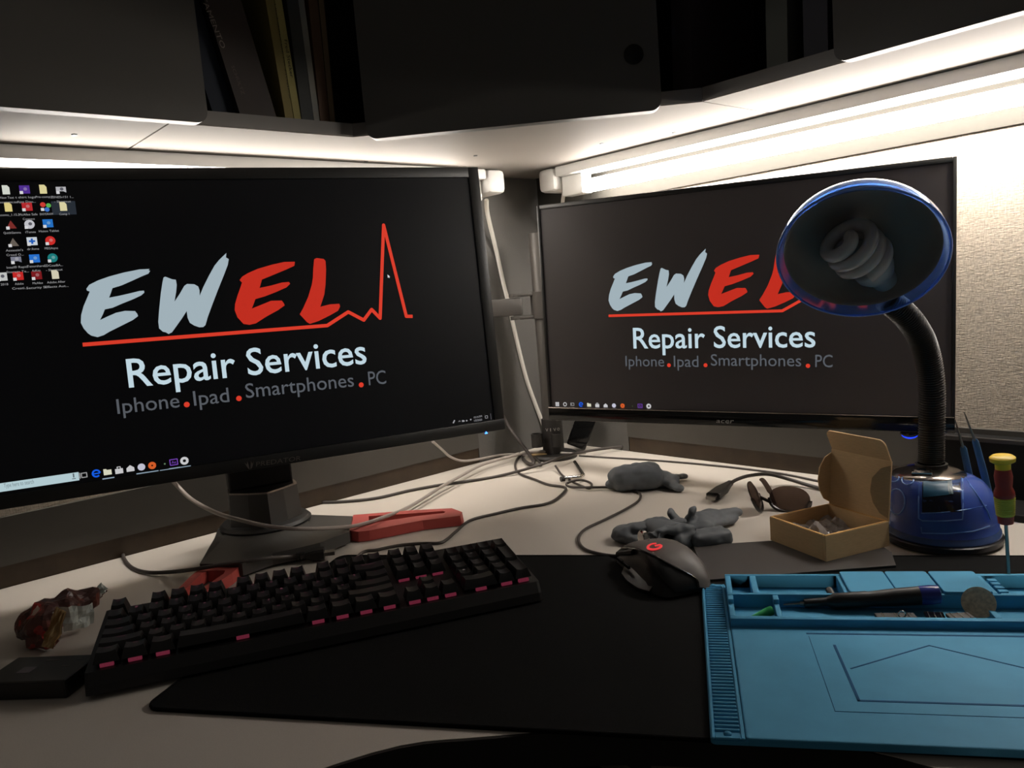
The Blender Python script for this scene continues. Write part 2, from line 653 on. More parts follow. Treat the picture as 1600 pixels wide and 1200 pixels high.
def lip(c, p, q, inward):
    """grey front edge of a shelf board"""
    m = MB()
    p, q = AB(*p), AB(*q)
    ex = (q - p).normalized()
    slab(m, p, ex, UP, ex.cross(UP), [(0, ZU + 0.0012), ((q - p).length, ZU + 0.0012), ((q - p).length, ZS), (0, ZS)], -0.0004, 0.0016)
    part('front_lip', m, M_LIP, c)


def screws(c, pxs):
    for p in pxs:
        m = MB()
        q = Z(p, ZU)
        m.lathe([(0.0001, -0.0012), (0.0032, -0.0012), (0.0036, 0.0)], 10, Matrix.Translation(q), True, False)
        part('screw', m, M_STANDBLK, c)


GAP = 0.0013
SEAM_B = 0.352
cabL = cabinet('beige overhead cabinet on the left wall with its dark door, over the wide monitor',
               [(LIP_A, -1.2), (A_W - 0.002, -1.2), (A_W - 0.002, SEAM_B - GAP), (LIP_A, SEAM_B - GAP)], AB(1.1, -0.4, ZU))
cabC = cabinet('overhead corner cabinet with an angled dark door and leaning books inside',
               [(LIP_A, SEAM_B + GAP), (A_W - 0.002, SEAM_B + GAP), (A_W - 0.002, B_W - 0.002), (D2[0] + GAP, B_W - 0.002), (D2[0] + GAP, LIP_B), D1], AB(1.1, 0.9, ZU))
cabR = cabinet('beige overhead cabinet on the right wall above the long lit tube',
               [(D2[0] - GAP, LIP_B), (D2[0] - GAP, B_W - 0.002), (-1.2, B_W - 0.002), (-1.2, LIP_B)], AB(-0.2, 1.05, ZU))
lip(cabL, (LIP_A, -1.2), (LIP_A, SEAM_B - GAP), 0)
lip(cabC, (LIP_A, SEAM_B + GAP), D1, 0)
lip(cabC, D1, (D2[0] + GAP, LIP_B), 0)
lip(cabR, (D2[0] - GAP, LIP_B), (-1.2, LIP_B), 0)
# backs
for c, o, ex, en, x0, x1 in ((cabL, AB(A_W - 0.012, 0), NB, NA, -1.2, SEAM_B - GAP), (cabC, AB(A_W - 0.012, 0), NB, NA, SEAM_B + GAP, B_W - 0.014),
                             (cabC, AB(0, B_W - 0.012), -NA, NB, -A_W + 0.012, -D2[0] - GAP), (cabR, AB(0, B_W - 0.012), -NA, NB, -D2[0] + GAP, 1.2)):
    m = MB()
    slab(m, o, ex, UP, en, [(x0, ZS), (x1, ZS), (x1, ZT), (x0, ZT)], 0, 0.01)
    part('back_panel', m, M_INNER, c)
# doors
m = MB()
slab(m, AB(0.954, 0), NB, UP, NA, rounded(-1.15, 0.5635, 0.391, 0.97, 0.014, (1, 1, 0, 0)), 0, 0.017, 0)
part('door', m, M_DOOR, cabL, label='charcoal door with a rounded lower corner')
dq = (AB(0.627, 0.93) - AB(0.974, 0.60)).normalized()     # along the angled front, to the right
dn = V((dq.y, -dq.x, 0))                                   # out of the angled front
if dn.dot(AB(-1, -1)) < 0:
    dn = -dn
mid = (AB(*D1) + AB(*D2)) * 0.5
dcen = mid + dn * 0.022


def along(p, z):
    """where pixel p meets the angled door plane: distance along it and height"""
    q = PL(p, dn, dn.dot(dcen))
    return (q - dcen).dot(dq), q.z


q0, _ = along((572, 205), 0)
q1, _ = along((1035, 178), 0)
m = MB()
slab(m, dcen, dq, UP, -dn, rounded(q0, 0.5555, q1, 0.97, 0.014, (1, 1, 0, 0)), 0, 0.018)
dC = part('door', m, M_DOOR, cabC, label='angled charcoal door with both lower corners rounded')
h0, hz = along((990, 85), 0)
m = MB()
m.lathe([(0.0001, 0.004), (0.010, 0.004), (0.0125, 0.002), (0.013, -0.001)], 28, frame_T(dcen + dq * h0 + UP * hz, dq, UP, dn), True, False)
part('finger_pull', m, M_BLACKHOLE, dC, smooth=True, label='round black finger pull')
m = MB()
aR = PL((1303, 85), NB, 0.912).dot(NA)
slab(m, AB(0, 0.912), -NA, UP, NB, rounded(-aR, 0.5625, 1.15, 0.97, 0.014, (1, 1, 0, 0)), 0, 0.016)
part('door', m, M_DOOR, cabR, label='charcoal door with a rounded lower left corner')
screws(cabC, [(743, 243), (940, 224), (572, 252), (1053, 207)])
screws(cabL, [(116, 210)])

# ------------------------------------------------------------------ books and binders
BG = 'books in the overhead cabinet'


def book(name, label, bl, br, tl, tr, col, plane_d, n, depth=0.16, texts=(), group=BG, rough=0.6):
    """a book from the corners of its spine; bottom pair sits on the shelf"""
    ps = []
    for p, bottom in ((bl, 1), (br, 1), (tr, 0), (tl, 0)):
        q = PL(p, n, plane_d)
        ps.append(q)
    ex = V((ps[1] - ps[0]))
    ex.z = 0
    # put both bottom corners on the shelf, carry the top corners up to 0.23 m
    b0, b1 = ps[0].copy(), ps[1].copy()
    d0 = (ps[3] - ps[0])
    d0 = d0 / d0.z
    b0 = b0 + d0 * (ZS + 0.0005 - b0.z)
    b1 = b1 + d0 * (ZS + 0.0005 - b1.z)
    t0, t1 = b0 + d0 * 0.235, b1 + d0 * 0.235
    r = thing(name, label, 'book' if 'book' in name else 'binder', (b0 + b1) / 2 + V(n) * depth / 2, group=group)
    c = mat(name + ' cover', col, rough)
    dn_ = V(n) * depth
    w = (b1 - b0)
    t = min(0.003, w.length * 0.18)
    wn = w.normalized() * t
    # cover: spine + two boards, then the page block
    m = MB()
    prof = [b0, b1]
    def prism3(q0, q1, off0, off1):
        vs = [q0 + V(n) * off0, q1 + V(n) * off0, q1 + V(n) * off1, q0 + V(n) * off1]
        up = d0 * 0.235
        m.add(vs + [v + up for v in vs], [(0, 3, 2, 1), (4, 5, 6, 7), (0, 1, 5, 4), (1, 2, 6, 5), (2, 3, 7, 6), (3, 0, 4, 7)])
    prism3(b0, b1, 0, 0.003)
    prism3(b0, b0 + wn, 0.003, depth)
    prism3(b1 - wn, b1, 0.003, depth)
    part('cover', m, c, r)
    m = MB()
    prism3(b0 + wn * 1.02, b1 - wn * 1.02, 0.0032, depth - 0.004)
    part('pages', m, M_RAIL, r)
    for (s, p0, p1, h, colr, up_px) in texts:
        m = MB()
        a0, a1 = PL(p0, n, plane_d - 0.0006), PL(p1, n, plane_d - 0.0006)
        e = (a1 - a0).normalized()
        u = V(n).cross(e)
        if u.dot(PL(up_px, n, plane_d) - a0) < 0:
            u = -u
        put_text(m, s, a0, a1, u, h)
        part('spine_text', m, mat('ink', colr, 0.6), r)
    return r


SP = 0.990
book('hardback_book', 'dark navy book half hidden behind the left cabinet door', (334, 180), (369, 181), (274, 0), (309, 0), srgb(24, 32, 46), SP + 0.012, NA)
book('hardback_book', 'thick dark book leaning over, pale capital letters down its spine', (376, 181), (432, 183), (319, 0), (380, 0), srgb(56, 48, 44), SP, NA,
     texts=(('STAMENTO', (310, -14), (346, 76), 0.0062, srgb(150, 140, 130), (330, -14)), ('SCHULTZ', (361, 103), (378, 148), 0.0042, srgb(96, 84, 78), (372, 103))))
book('paperback_book', 'thin olive yellow book with tiny lettering, left of the pale yellow one', (446, 185), (459, 186), (415, 0), (428, 0), srgb(128, 114, 62), SP, NA,
     texts=(('HISTORIA DE LA MUSICA', (429, 6), (452, 155), 0.0016, srgb(60, 52, 36), (436, 6)),))
book('paperback_book', 'pale yellow book with a two word name in black down the spine', (460, 187), (471, 188), (429, 0), (447, 0), srgb(150, 140, 82), SP, NA,
     texts=(('Fred Stecker', (444, 62), (454, 121), 0.0045, srgb(20, 20, 16), (454, 62)),))
book('paperback_book', 'dark grey book right of the pale yellow one', (472, 188), (490, 190), (448, 0), (465, 0), srgb(52, 54, 52), SP, NA)
book('paperback_book', 'thin light grey book beside the brown one', (491, 190), (500, 191), (466, 0), (481, 0), srgb(122, 120, 112), SP, NA)
book('paperback_book', 'brown book near the angled cabinet door', (501, 191), (515, 192), (482, 0), (497, 0), srgb(92, 66, 46), SP, NA)
book('paperback_book', 'thin tan book, rightmost of the leaning row', (516, 192), (524, 193), (498, 0), (506, 0), srgb(110, 90, 66), SP, NA)
BB = 'binders in the right overhead cabinet'
book('ring_binder', 'dark mauve binder beside the angled cabinet door', (1052, 150), (1082, 146), (1048, 0), (1078, 0), srgb(66, 58, 60), 0.946, NB, group=BB)
book('ring_binder', 'grey green binder in the middle of the right cabinet opening', (1198, 105), (1231, 98), (1196, 0), (1230, 0), srgb(86, 88, 82), 0.946, NB, group=BB)
book('ring_binder', 'dark blue grey binder at the edge of the right cabinet door', (1256, 92), (1294, 84), (1254, 0), (1291, 0), srgb(54, 54, 62), 0.946, NB, group=BB)

# ================================================================== FLUORESCENT FIXTURES


def fixture(label, end, dirv, nw, d_wall, length, cord_pts, cord_r, tube_mat):
    """under-cabinet tube light; end = point on the wall line of its corner end, dirv away from the corner"""
    r = thing('tube_light', label, 'light', end + nw * -0.05 + V((0, 0, 0.51)), group='tube lights under the cabinets')
    T = frame_T(end + V((0, 0, 0)), dirv, -nw, UP if dirv.cross(-nw).dot(UP) > 0 else -UP)
    sgn = 1 if dirv.cross(-nw).dot(UP) > 0 else -1

    def bx(mb, x0, x1, y0, y1, z0, z1, bev=0.0):
        mb.box(((x0 + x1) / 2, (y0 + y1) / 2, sgn * (z0 + z1) / 2), (x1 - x0, y1 - y0, z1 - z0), T, bev)
    m = MB()
    bx(m, 0.042, length, 0.022, 0.082, 0.546, 0.5645, 0.003)
    part('housing', m, M_WHITEPL, r, smooth=True)
    m = MB()
    bx(m, 0.0, 0.043, 0.018, 0.088, 0.520, 0.5645, 0.009)
    part('end_cap', m, M_WHITEPL, r, smooth=True)
    m = MB()
    bx(m, 0.044, 0.098, 0.040, 0.068, 0.508, 0.546, 0.003)
    part('tube_socket', m, M_SOCKET, r, smooth=True)
    m = MB()
    m.tube([T @ V((0.099, 0.054, sgn * 0.521)), T @ V((length - 0.03, 0.054, sgn * 0.521))], 0.0125, 20)
    part('tube', m, tube_mat, r, smooth=True, label='lit white tube')
    if cord_pts:
        m = MB()
        m.tube(spline(cord_pts, 8), cord_r, 8)
        part('cord', m, M_CABLEW, r, smooth=True)
    return r


eL = AB(A_W, 1.022)
cordL = [PL((760, 312), NA, A_W - 0.045), PL((762, 335), NA, A_W - 0.03), PL((775, 390), NA, A_W - 0.012), PL((786, 440), NA, A_W - 0.008), PL((796, 480), NA, A_W - 0.008), PL((807, 530), NA, A_W - 0.008),
         PL((822, 590), NA, A_W - 0.008), PL((836, 630), NA, A_W - 0.008), PL((848, 662), NA, A_W - 0.01), PL((856, 690), NA, A_W - 0.012)]
fixture('white tube light on the left wall, mostly hidden behind the wide monitor', eL, -NB, NA, A_W, 0.85, cordL, 0.0042, M_TUBEL)
eR = AB(1.128, B_W)
cordR = [PL((889, 292), NB, B_W - 0.05), PL((882, 300), NB, B_W - 0.05), PL((879, 318), NB, B_W - 0.04), PL((878, 345), NB, B_W - 0.02), PL((884, 420), NB, B_W - 0.012)]
fixture('bright white tube light running along the right wall above the right monitor', eR, -NA, NB, B_W, 1.08, cordR, 0.0038, M_TUBE)

# ================================================================== MONITORS


def mon_axes(yaw, tilt, roll):
    c, s = math.cos(yaw), math.sin(yaw)
    U = V((c, s, 0))
    N = V((s, -c, 0))
    Vv = UP * math.cos(tilt) - N * math.sin(tilt)
    N2 = N * math.cos(tilt) + UP * math.sin(tilt)
    return U * math.cos(roll) + Vv * math.sin(roll), Vv * math.cos(roll) - U * math.sin(roll), N2


LS = 0.96
LO = CAM + (V((-0.0164, 1.2599, 0.114)) - CAM) * LS
LU, LV, LN = mon_axes(0.4437, 0.0607, -0.0049)
LW, LH = 0.7426 * LS, 0.422 * LS
RO = V((0.3244, 1.1919, 0.1029))
RU, RV, RN = mon_axes(-0.5198, -0.0027, -0.0202)
RW, RH = 0.612, 0.3645


def uvL(p):
    q = PL(p, LN, LN.dot(LO)) - LO
    return q.dot(LU), q.dot(LV)


def uvR(p):
    q = PL(p, RN, RN.dot(RO)) - RO
    return q.dot(RU), q.dot(RV)


class Screen:
    """flat artwork on a display: everything given in metres on its face"""

    def __init__(self, o, u, v, n, root_part, lift=0.0):
        self.o, self.u, self.v, self.n, self.root = o, u, v, n, root_part
        self.k = 0

    def pt(self, q, lift):
        return self.o + self.u * q[0] + self.v * q[1] + self.n * lift

    def poly(self, mb, pts, lift):
        tri = tessellate_polygon([[V((q[0] * 1000, q[1] * 1000, 0)) for q in pts]])
        mb.add([self.pt(q, lift) for q in pts], [tuple(t) for t in tri])

    def stroke(self, mb, pts, w, lift):
        for a, b in zip(pts[:-1], pts[1:]):
            d = V((b[0] - a[0], b[1] - a[1])).normalized()
            n = V((-d.y, d.x)) * (w / 2)
            mb.add([self.pt((a[0] + n.x, a[1] + n.y), lift), self.pt((b[0] + n.x, b[1] + n.y), lift),
                    self.pt((b[0] - n.x, b[1] - n.y), lift), self.pt((a[0] - n.x, a[1] - n.y), lift)], [(0, 1, 2, 3)])
        for q in pts[1:-1]:
            self.disc(mb, q, w / 2, lift)

    def disc(self, mb, q, r, lift, n=14, sx=1.0):
        self.poly(mb, [(q[0] + r * sx * math.cos(2 * PI * k / n), q[1] + r * math.sin(2 * PI * k / n)) for k in range(n)], lift)

    def rect(self, mb, x0, y0, x1, y1, lift):
        self.poly(mb, [(x0, y0), (x1, y0), (x1, y1), (x0, y1)], lift)

    def text(self, mb, s, q0, q1, h, lift, slant=0.0, bold=0.0):
        p0, p1 = self.pt(q0, lift), self.pt(q1, lift)
        e = (p1 - p0).normalized()
        up = self.n.cross(e)
        put_text(mb, s, p0, p1, up, h, slant=slant, bold=bold)


def monitor_body(root, o, u, v, n, x0, x1, y0, y1, bl, br, bb, bt, deep, screen_mat, chin_mat, recess=0.0025):
    T = frame_T(o, u, v, n)
    # bezel frame
    m = MB()
    for (a0, b0, a1, b1) in ((x0, y0 + bb, x0 + bl, y1), (x1 - br, y0 + bb, x1, y1), (x0 + bl, y1 - bt, x1 - br, y1)):
        m.box(((a0 + a1) / 2, (b0 + b1) / 2, -0.009), (a1 - a0, b1 - b0, 0.018), T, 0.0012)
    part('bezel', m, M_BEZEL, root, smooth=True)
    m = MB()
    m.box(((x0 + x1) / 2, y0 + bb / 2, -0.009), (x1 - x0, bb, 0.018), T, 0.0012)
    ch = part('chin', m, chin_mat, root, smooth=True)
    m = MB()
    m.prism(rounded(x0 + 0.003, y0 + 0.003, x1 - 0.003, y1 - 0.003, 0.006), -0.030, -0.0185, T)
    cx = (x0 + x1) / 2
    m.loft([[T @ V((cx + sx * a, (y0 + y1) / 2 + sy * b, zz)) for sx, sy in ((-1, -1), (1, -1), (1, 1), (-1, 1))]
            for a, b, zz in ((0.30 * (x1 - x0), 0.38 * (y1 - y0), -0.030), (0.22 * (x1 - x0), 0.28 * (y1 - y0), -deep))])
    part('back_shell', m, M_BEZEL, root)
    m = MB()
    m.box(((x0 + bl + x1 - br) / 2, (y0 + bb + y1 - bt) / 2, -recess - 0.004), (x1 - x0 - bl - br - 0.0006, y1 - y0 - bb - bt - 0.0006, 0.008), T)
    return part('screen', m, screen_mat, root), ch


# ------------------------------------------------------------------ the artwork, in metres on the left screen
def zl(pts, x0, y0, k):
    return [uvL((x0 + p[0] / k, y0 + p[1] / k)) for p in pts]


ART_E1 = zl([(85, 405), (110, 370), (190, 330), (290, 295), (420, 260), (560, 232), (650, 228), (640, 240), (655, 245), (640, 270), (590, 290), (480, 340), (400, 375), (318, 400), (305, 440), (288, 485), (370, 470), (480, 445), (560, 425), (600, 422), (603, 440), (575, 465), (500, 500), (400, 540), (320, 575), (250, 590), (232, 635), (207, 685), (270, 655), (350, 620), (430, 603), (520, 605), (540, 630), (547, 650), (500, 685), (400, 735), (290, 790), (240, 820), (185, 838), (130, 825), (100, 805), (60, 760), (35, 710), (38, 640), (60, 560), (90, 490), (115, 430), (90, 422)], 120, 380, 5.714)
ART_W = zl([(775, 305), (790, 297), (850, 320), (885, 325), (893, 370), (888, 430), (873, 520), (920, 450), (960, 380), (985, 362), (1050, 365), (1085, 385), (1097, 420), (1098, 468), (1130, 390), (1180, 290), (1230, 200), (1270, 150), (1290, 130), (1337, 85), (1333, 125), (1358, 140), (1350, 190), (1320, 270), (1260, 420), (1210, 550), (1170, 660), (1150, 730), (1130, 748), (1095, 750), (1050, 735), (1010, 710), (990, 665), (982, 605), (940, 670), (890, 740), (850, 795), (820, 810), (795, 795), (770, 790), (735, 760), (728, 700), (735, 600), (750, 450), (765, 350)], 120, 380, 5.714)
ART_E2 = zl([(78, 520), (100, 490), (150, 460), (230, 425), (350, 390), (450, 368), (540, 366), (535, 400), (470, 430), (350, 480), (265, 515), (245, 585), (340, 565), (430, 540), (490, 535), (500, 550), (470, 580), (380, 620), (290, 655), (210, 678), (195, 720), (180, 757), (260, 725), (340, 692), (430, 690), (445, 710), (455, 730), (400, 770), (300, 825), (215, 880), (160, 893), (110, 885), (60, 830), (37, 770), (40, 720), (60, 650), (85, 580), (98, 540)], 360, 340, 5.333)
ART_L = zl([(700, 345), (720, 335), (780, 343), (795, 360), (800, 430), (795, 560), (785, 640), (752, 742), (830, 722), (910, 717), (917, 740), (900, 775), (830, 815), (740, 860), (665, 885), (640, 870), (580, 805), (610, 750), (650, 660), (680, 560), (690, 500), (693, 420)], 360, 340, 5.333)
ART_PULSE = [uvL(p) for p in ((129, 538.5), (511.9, 508.5), (544.7, 487.2), (569, 500), (581.3, 483.4), (594.6, 497), (600, 351.3), (635.6, 494.1), (645.5, 494.1))]


def ln(p):
    return uvL(p)


ART_TEXT = [('tagline_text', 'Repair Services', ln((201.6, 605.4)), ln((574, 567.6)), ln((196.7, 561.7)), 'w'),
            ('services_text', 'Iphone', ln((183.8, 646.8)), ln((281.3, 636.2)), ln((181, 624.2)), 'g'),
            ('services_text', 'Ipad', ln((303.7, 634.0)), ln((359, 627.8)), ln((300.8, 611.5)), 'g'),
            ('services_text', 'Smartphones', ln((385, 622.0)), ln((554, 603.6)), ln((382, 600)), 'g'),
            ('services_text', 'PC', ln((577, 602.0)), ln((604.5, 599.3)), ln((574.5, 581)), 'g')]
ART_DOTS = [ln((292, 632.2)), ln((373.6, 622.6)), ln((565, 601.4))]


def artwork(S, f, k):
    """f maps left-screen metres to this screen's, k is the size ratio"""
    lift = -0.0020
    for nm, pts, mt in (('logo_letter', ART_E1, M_ARTWHITE), ('logo_letter', ART_W, M_ARTWHITE), ('logo_letter', ART_E2, M_ARTRED), ('logo_letter', ART_L, M_ARTRED)):
        m = MB()
        S.poly(m, [f(q) for q in pts], lift)
        part(nm, m, mt, S.root)
    m = MB()
    S.stroke(m, [f(q) for q in ART_PULSE], 0.0048 * k, lift - 0.0001)
    part('pulse_line', m, M_ARTLINE, S.root)
    for nm, s, q0, q1, qt, c in ART_TEXT:
        m = MB()
        a, b, t = f(q0), f(q1), f(qt)
        h = math.hypot(t[0] - a[0], t[1] - a[1])
        S.text(m, s, a, b, h, lift, 0.0, 0.009 if c == 'w' else 0.003)
        part(nm, m, M_ARTTEXT if c == 'w' else M_ARTGREY, S.root)
    for q in ART_DOTS:
        m = MB()
        S.disc(m, f(q), 0.0036 * k, lift)
        part('separator_dot', m, M_ARTLINE, S.root)


_IC = {}


def icmat(c):
    if c not in _IC:
        _IC[c] = glow('icon colour', *c, 1.0)
    return _IC[c]


ICON_W = (196, 196, 198)

# ------------------------------------------------------------------ left monitor
bc = LO - LU * (LW / 2)
monL = thing('monitor', 'wide black monitor on a dark stand with red feet, desktop icons along its left edge', 'monitor', (bc.x - 0.02, bc.y + 0.05, 0), (0, 0, 0.4437))
scrL, chinL = monitor_body(monL, LO, LU, LV, LN, -LW, 0, 0, LH, 0.0174 * LS, 0.0174 * LS, 0.0181 * LS, 0.0161 * LS, 0.075, M_SCREEN_L, M_BEZEL)
SL = Screen(LO, LU, LV, LN, scrL)
artwork(SL, lambda q: q, 1.0)
# power light and badges
m = MB()
q = uvL((759.5, 676.5))
SL.poly(m, [(q[0] - 0.0022, q[1] - 0.0012), (q[0] + 0.0022, q[1] - 0.0012), (q[0] + 0.0022, q[1] + 0.0004), (q[0] + 0.0006, q[1] + 0.0004), (q[0] + 0.0006, q[1] + 0.0022), (q[0] - 0.0006, q[1] + 0.0022), (q[0] - 0.0006, q[1] + 0.0004), (q[0] - 0.0022, q[1] + 0.0004)], 0.0006)
part('power_light', m, M_BLUELED, chinL, label='small glowing blue power light')
m = MB()
SL.text(m, 'PREDATOR', uvL((400, 729)), uvL((470, 719)), 0.0062, 0.0004, 0.12)
part('badge_text', m, M_LOGODIM, chinL)
m = MB()
c0 = uvL((390, 727))
for sx in (-1, 1):
    SL.poly(m, [(c0[0] + sx * a, c0[1] + b) for a, b in ((0.0004, -0.006), (0.003, -0.003), (0.0062, 0.005), (0.0036, 0.0015), (0.0022, 0.006), (0.0012, 0.0))], 0.0004)
part('badge_emblem', m, M_LOGODIM, chinL)
# desktop icons
ICONS = [
    ((8.8, 296), 'doc', (206, 210, 200), ('New Text', 'Document.txt')), ((38, 295.5), 'sq', (78, 46, 140), ('t shirt logo', 'Ajay Dou...')),
    ((67, 295), 'doc', (216, 206, 150), ('Pre-comp 1',)), ((95, 295.5), 'pad', (176, 176, 180), ('ZSNESv151 1...', '- Shortcut')),
    ((12.5, 323), 'doc', (216, 200, 130), ('zcomu_1.15.2',)), ((42, 322.5), 'sq', (176, 40, 44), ('McAfee Safe', 'Connect')),
    ((71, 322), 'quad', (200, 60, 50), ('EASYDRAW',)), ((98.6, 322), 'doc', (214, 206, 160), ('Comp 1',)),
    ((17, 351), 'tri', (120, 44, 40), ('QuickGamma',)), ((45.8, 350), 'disc', (190, 190, 196), ('iTunes',)), ((74.6, 348.5), 'sq', (36, 110, 190), ('Huion Tablet',)),
    ((20.5, 378.5), 'tri', (100, 92, 84), ("Assassin's", 'Creed O...')), ((49.8, 376.5), 'plus', (196, 204, 212), ('dr.fone',)), ((78.4, 375.5), 'disc', (200, 44, 40), ('MEGAsync',)),
    ((24.7, 405), 'pad', (120, 122, 136), ('Intel\u00ae Rapid', 'Storage Te...')), ((53.7, 403.5), 'sq', (40, 110, 200), ('Tenorshare', '4uKey')), ((82, 402.5), 'disc', (26, 120, 120), ('EDCoatBA...', '- Shortcut')),
    ((2.5, 432), 'sq', (190, 192, 190), ('n 2018',)), ((28, 431), 'sq', (190, 40, 38), ('Adobe', 'Creati...')), ((57, 430), 'sq', (120, 26, 30), ('McAfee', 'Security Sc...')),
    ((86, 428.5), 'doc', (206, 200, 176), ('Adobe After', 'Effects Aut...'))]
lift = -0.0020
q = uvL((99.5, 324))
m = MB()
SL.rect(m, q[0] - 0.0130, q[1] - 0.0085, q[0] + 0.0130, q[1] + 0.0080, lift - 0.0002)
part('icon_highlight', m, icmat((38, 44, 52)), scrL)
for p, kind, colr, caps in ICONS:
    x, y = uvL(p)
    m = MB()
    s = 0.0054
    if kind == 'doc':
        SL.poly(m, [(x - 0.7 * s, y - s), (x + 0.7 * s, y - s), (x + 0.7 * s, y + 0.5 * s), (x + 0.3 * s, y + s), (x - 0.7 * s, y + s)], lift)
    elif kind == 'sq':
        SL.rect(m, x - s, y - 0.9 * s, x + s, y + 0.9 * s, lift)
    elif kind == 'pad':
        SL.poly(m, [(x - s, y - 0.7 * s), (x - 0.4 * s, y - 0.4 * s), (x + 0.4 * s, y - 0.4 * s), (x + s, y - 0.7 * s), (x + s, y + 0.6 * s), (x - s, y + 0.6 * s)], lift)
    elif kind == 'tri':
        SL.poly(m, [(x - s, y - 0.8 * s), (x + s, y - 0.8 * s), (x, y + s)], lift)
    elif kind == 'disc':
        SL.disc(m, (x, y), s, lift, 18)
    elif kind == 'plus':
        SL.rect(m, x - s, y - 0.9 * s, x + s, y + 0.9 * s, lift)
    elif kind == 'quad':
        SL.disc(m, (x - 0.5 * s, y + 0.4 * s), 0.55 * s, lift)
    ic = part('desktop_icon', m, icmat(colr), scrL)
    l2 = lift + 0.0001
    m = MB()
    if kind == 'quad':
        SL.disc(m, (x + 0.6 * s, y + 0.2 * s), 0.5 * s, l2)
        part('desktop_icon', m, icmat((90, 170, 80)), scrL)
        m = MB()
        SL.disc(m, (x + 0.2 * s, y - 0.7 * s), 0.5 * s, l2)
        part('desktop_icon', m, icmat((60, 110, 190)), scrL)
    elif kind == 'plus':
        SL.rect(m, x - 0.6 * s, y - 0.2 * s, x + 0.6 * s, y + 0.2 * s, l2)
        SL.rect(m, x - 0.2 * s, y - 0.6 * s, x + 0.2 * s, y + 0.6 * s, l2 + 0.0001)
        part('icon_mark', m, icmat((30, 90, 180)), scrL)
    elif kind in ('sq', 'disc', 'pad'):
        SL.disc(m, (x + 0.15 * s, y + 0.1 * s), 0.38 * s, l2, 8)
        part('icon_mark', m, icmat(tuple(min(255, int(c * 0.6 + 80)) for c in colr) if sum(colr) < 420 else (90, 90, 98)), scrL)
    if kind not in ('doc',):
        m = MB()
        SL.rect(m, x - s, y - s, x - 0.35 * s, y - 0.35 * s, l2 + 0.0002)
        part('shortcut_mark', m, icmat((210, 210, 212)), scrL)
    m = MB()
    for i, c in enumerate(caps):
        w = 0.00178 * len(c)
        yb = y - 0.0105 - 0.0054 * i
        SL.text(m, c, (x - w / 2, yb), (x + w / 2, yb), 0.0026, lift)
    part('icon_caption', m, icmat((150, 150, 152)), scrL)
# task bar
m = MB()
SL.poly(m, [uvL((-20, 772.2)), uvL((124, 750.6)), uvL((122.4, 737.8)), uvL((-20, 758.5))], lift)
part('search_bar', m, icmat((176, 200, 206)), scrL)
m = MB()
SL.text(m, 'Type here to search', uvL((6, 762.5)), uvL((53, 755.5)), 0.0050, lift + 0.0002)
part('search_text', m, icmat((112, 126, 132)), scrL)
m = MB()
q = uvL((115, 745))
SL.rect(m, q[0] - 0.0008, q[1] - 0.001, q[0] + 0.0008, q[1] + 0.004, lift + 0.0002)
SL.rect(m, q[0] - 0.002, q[1] - 0.003, q[0] + 0.002, q[1] - 0.002, lift + 0.0002)
part('microphone_mark', m, icmat((90, 100, 106)), scrL)


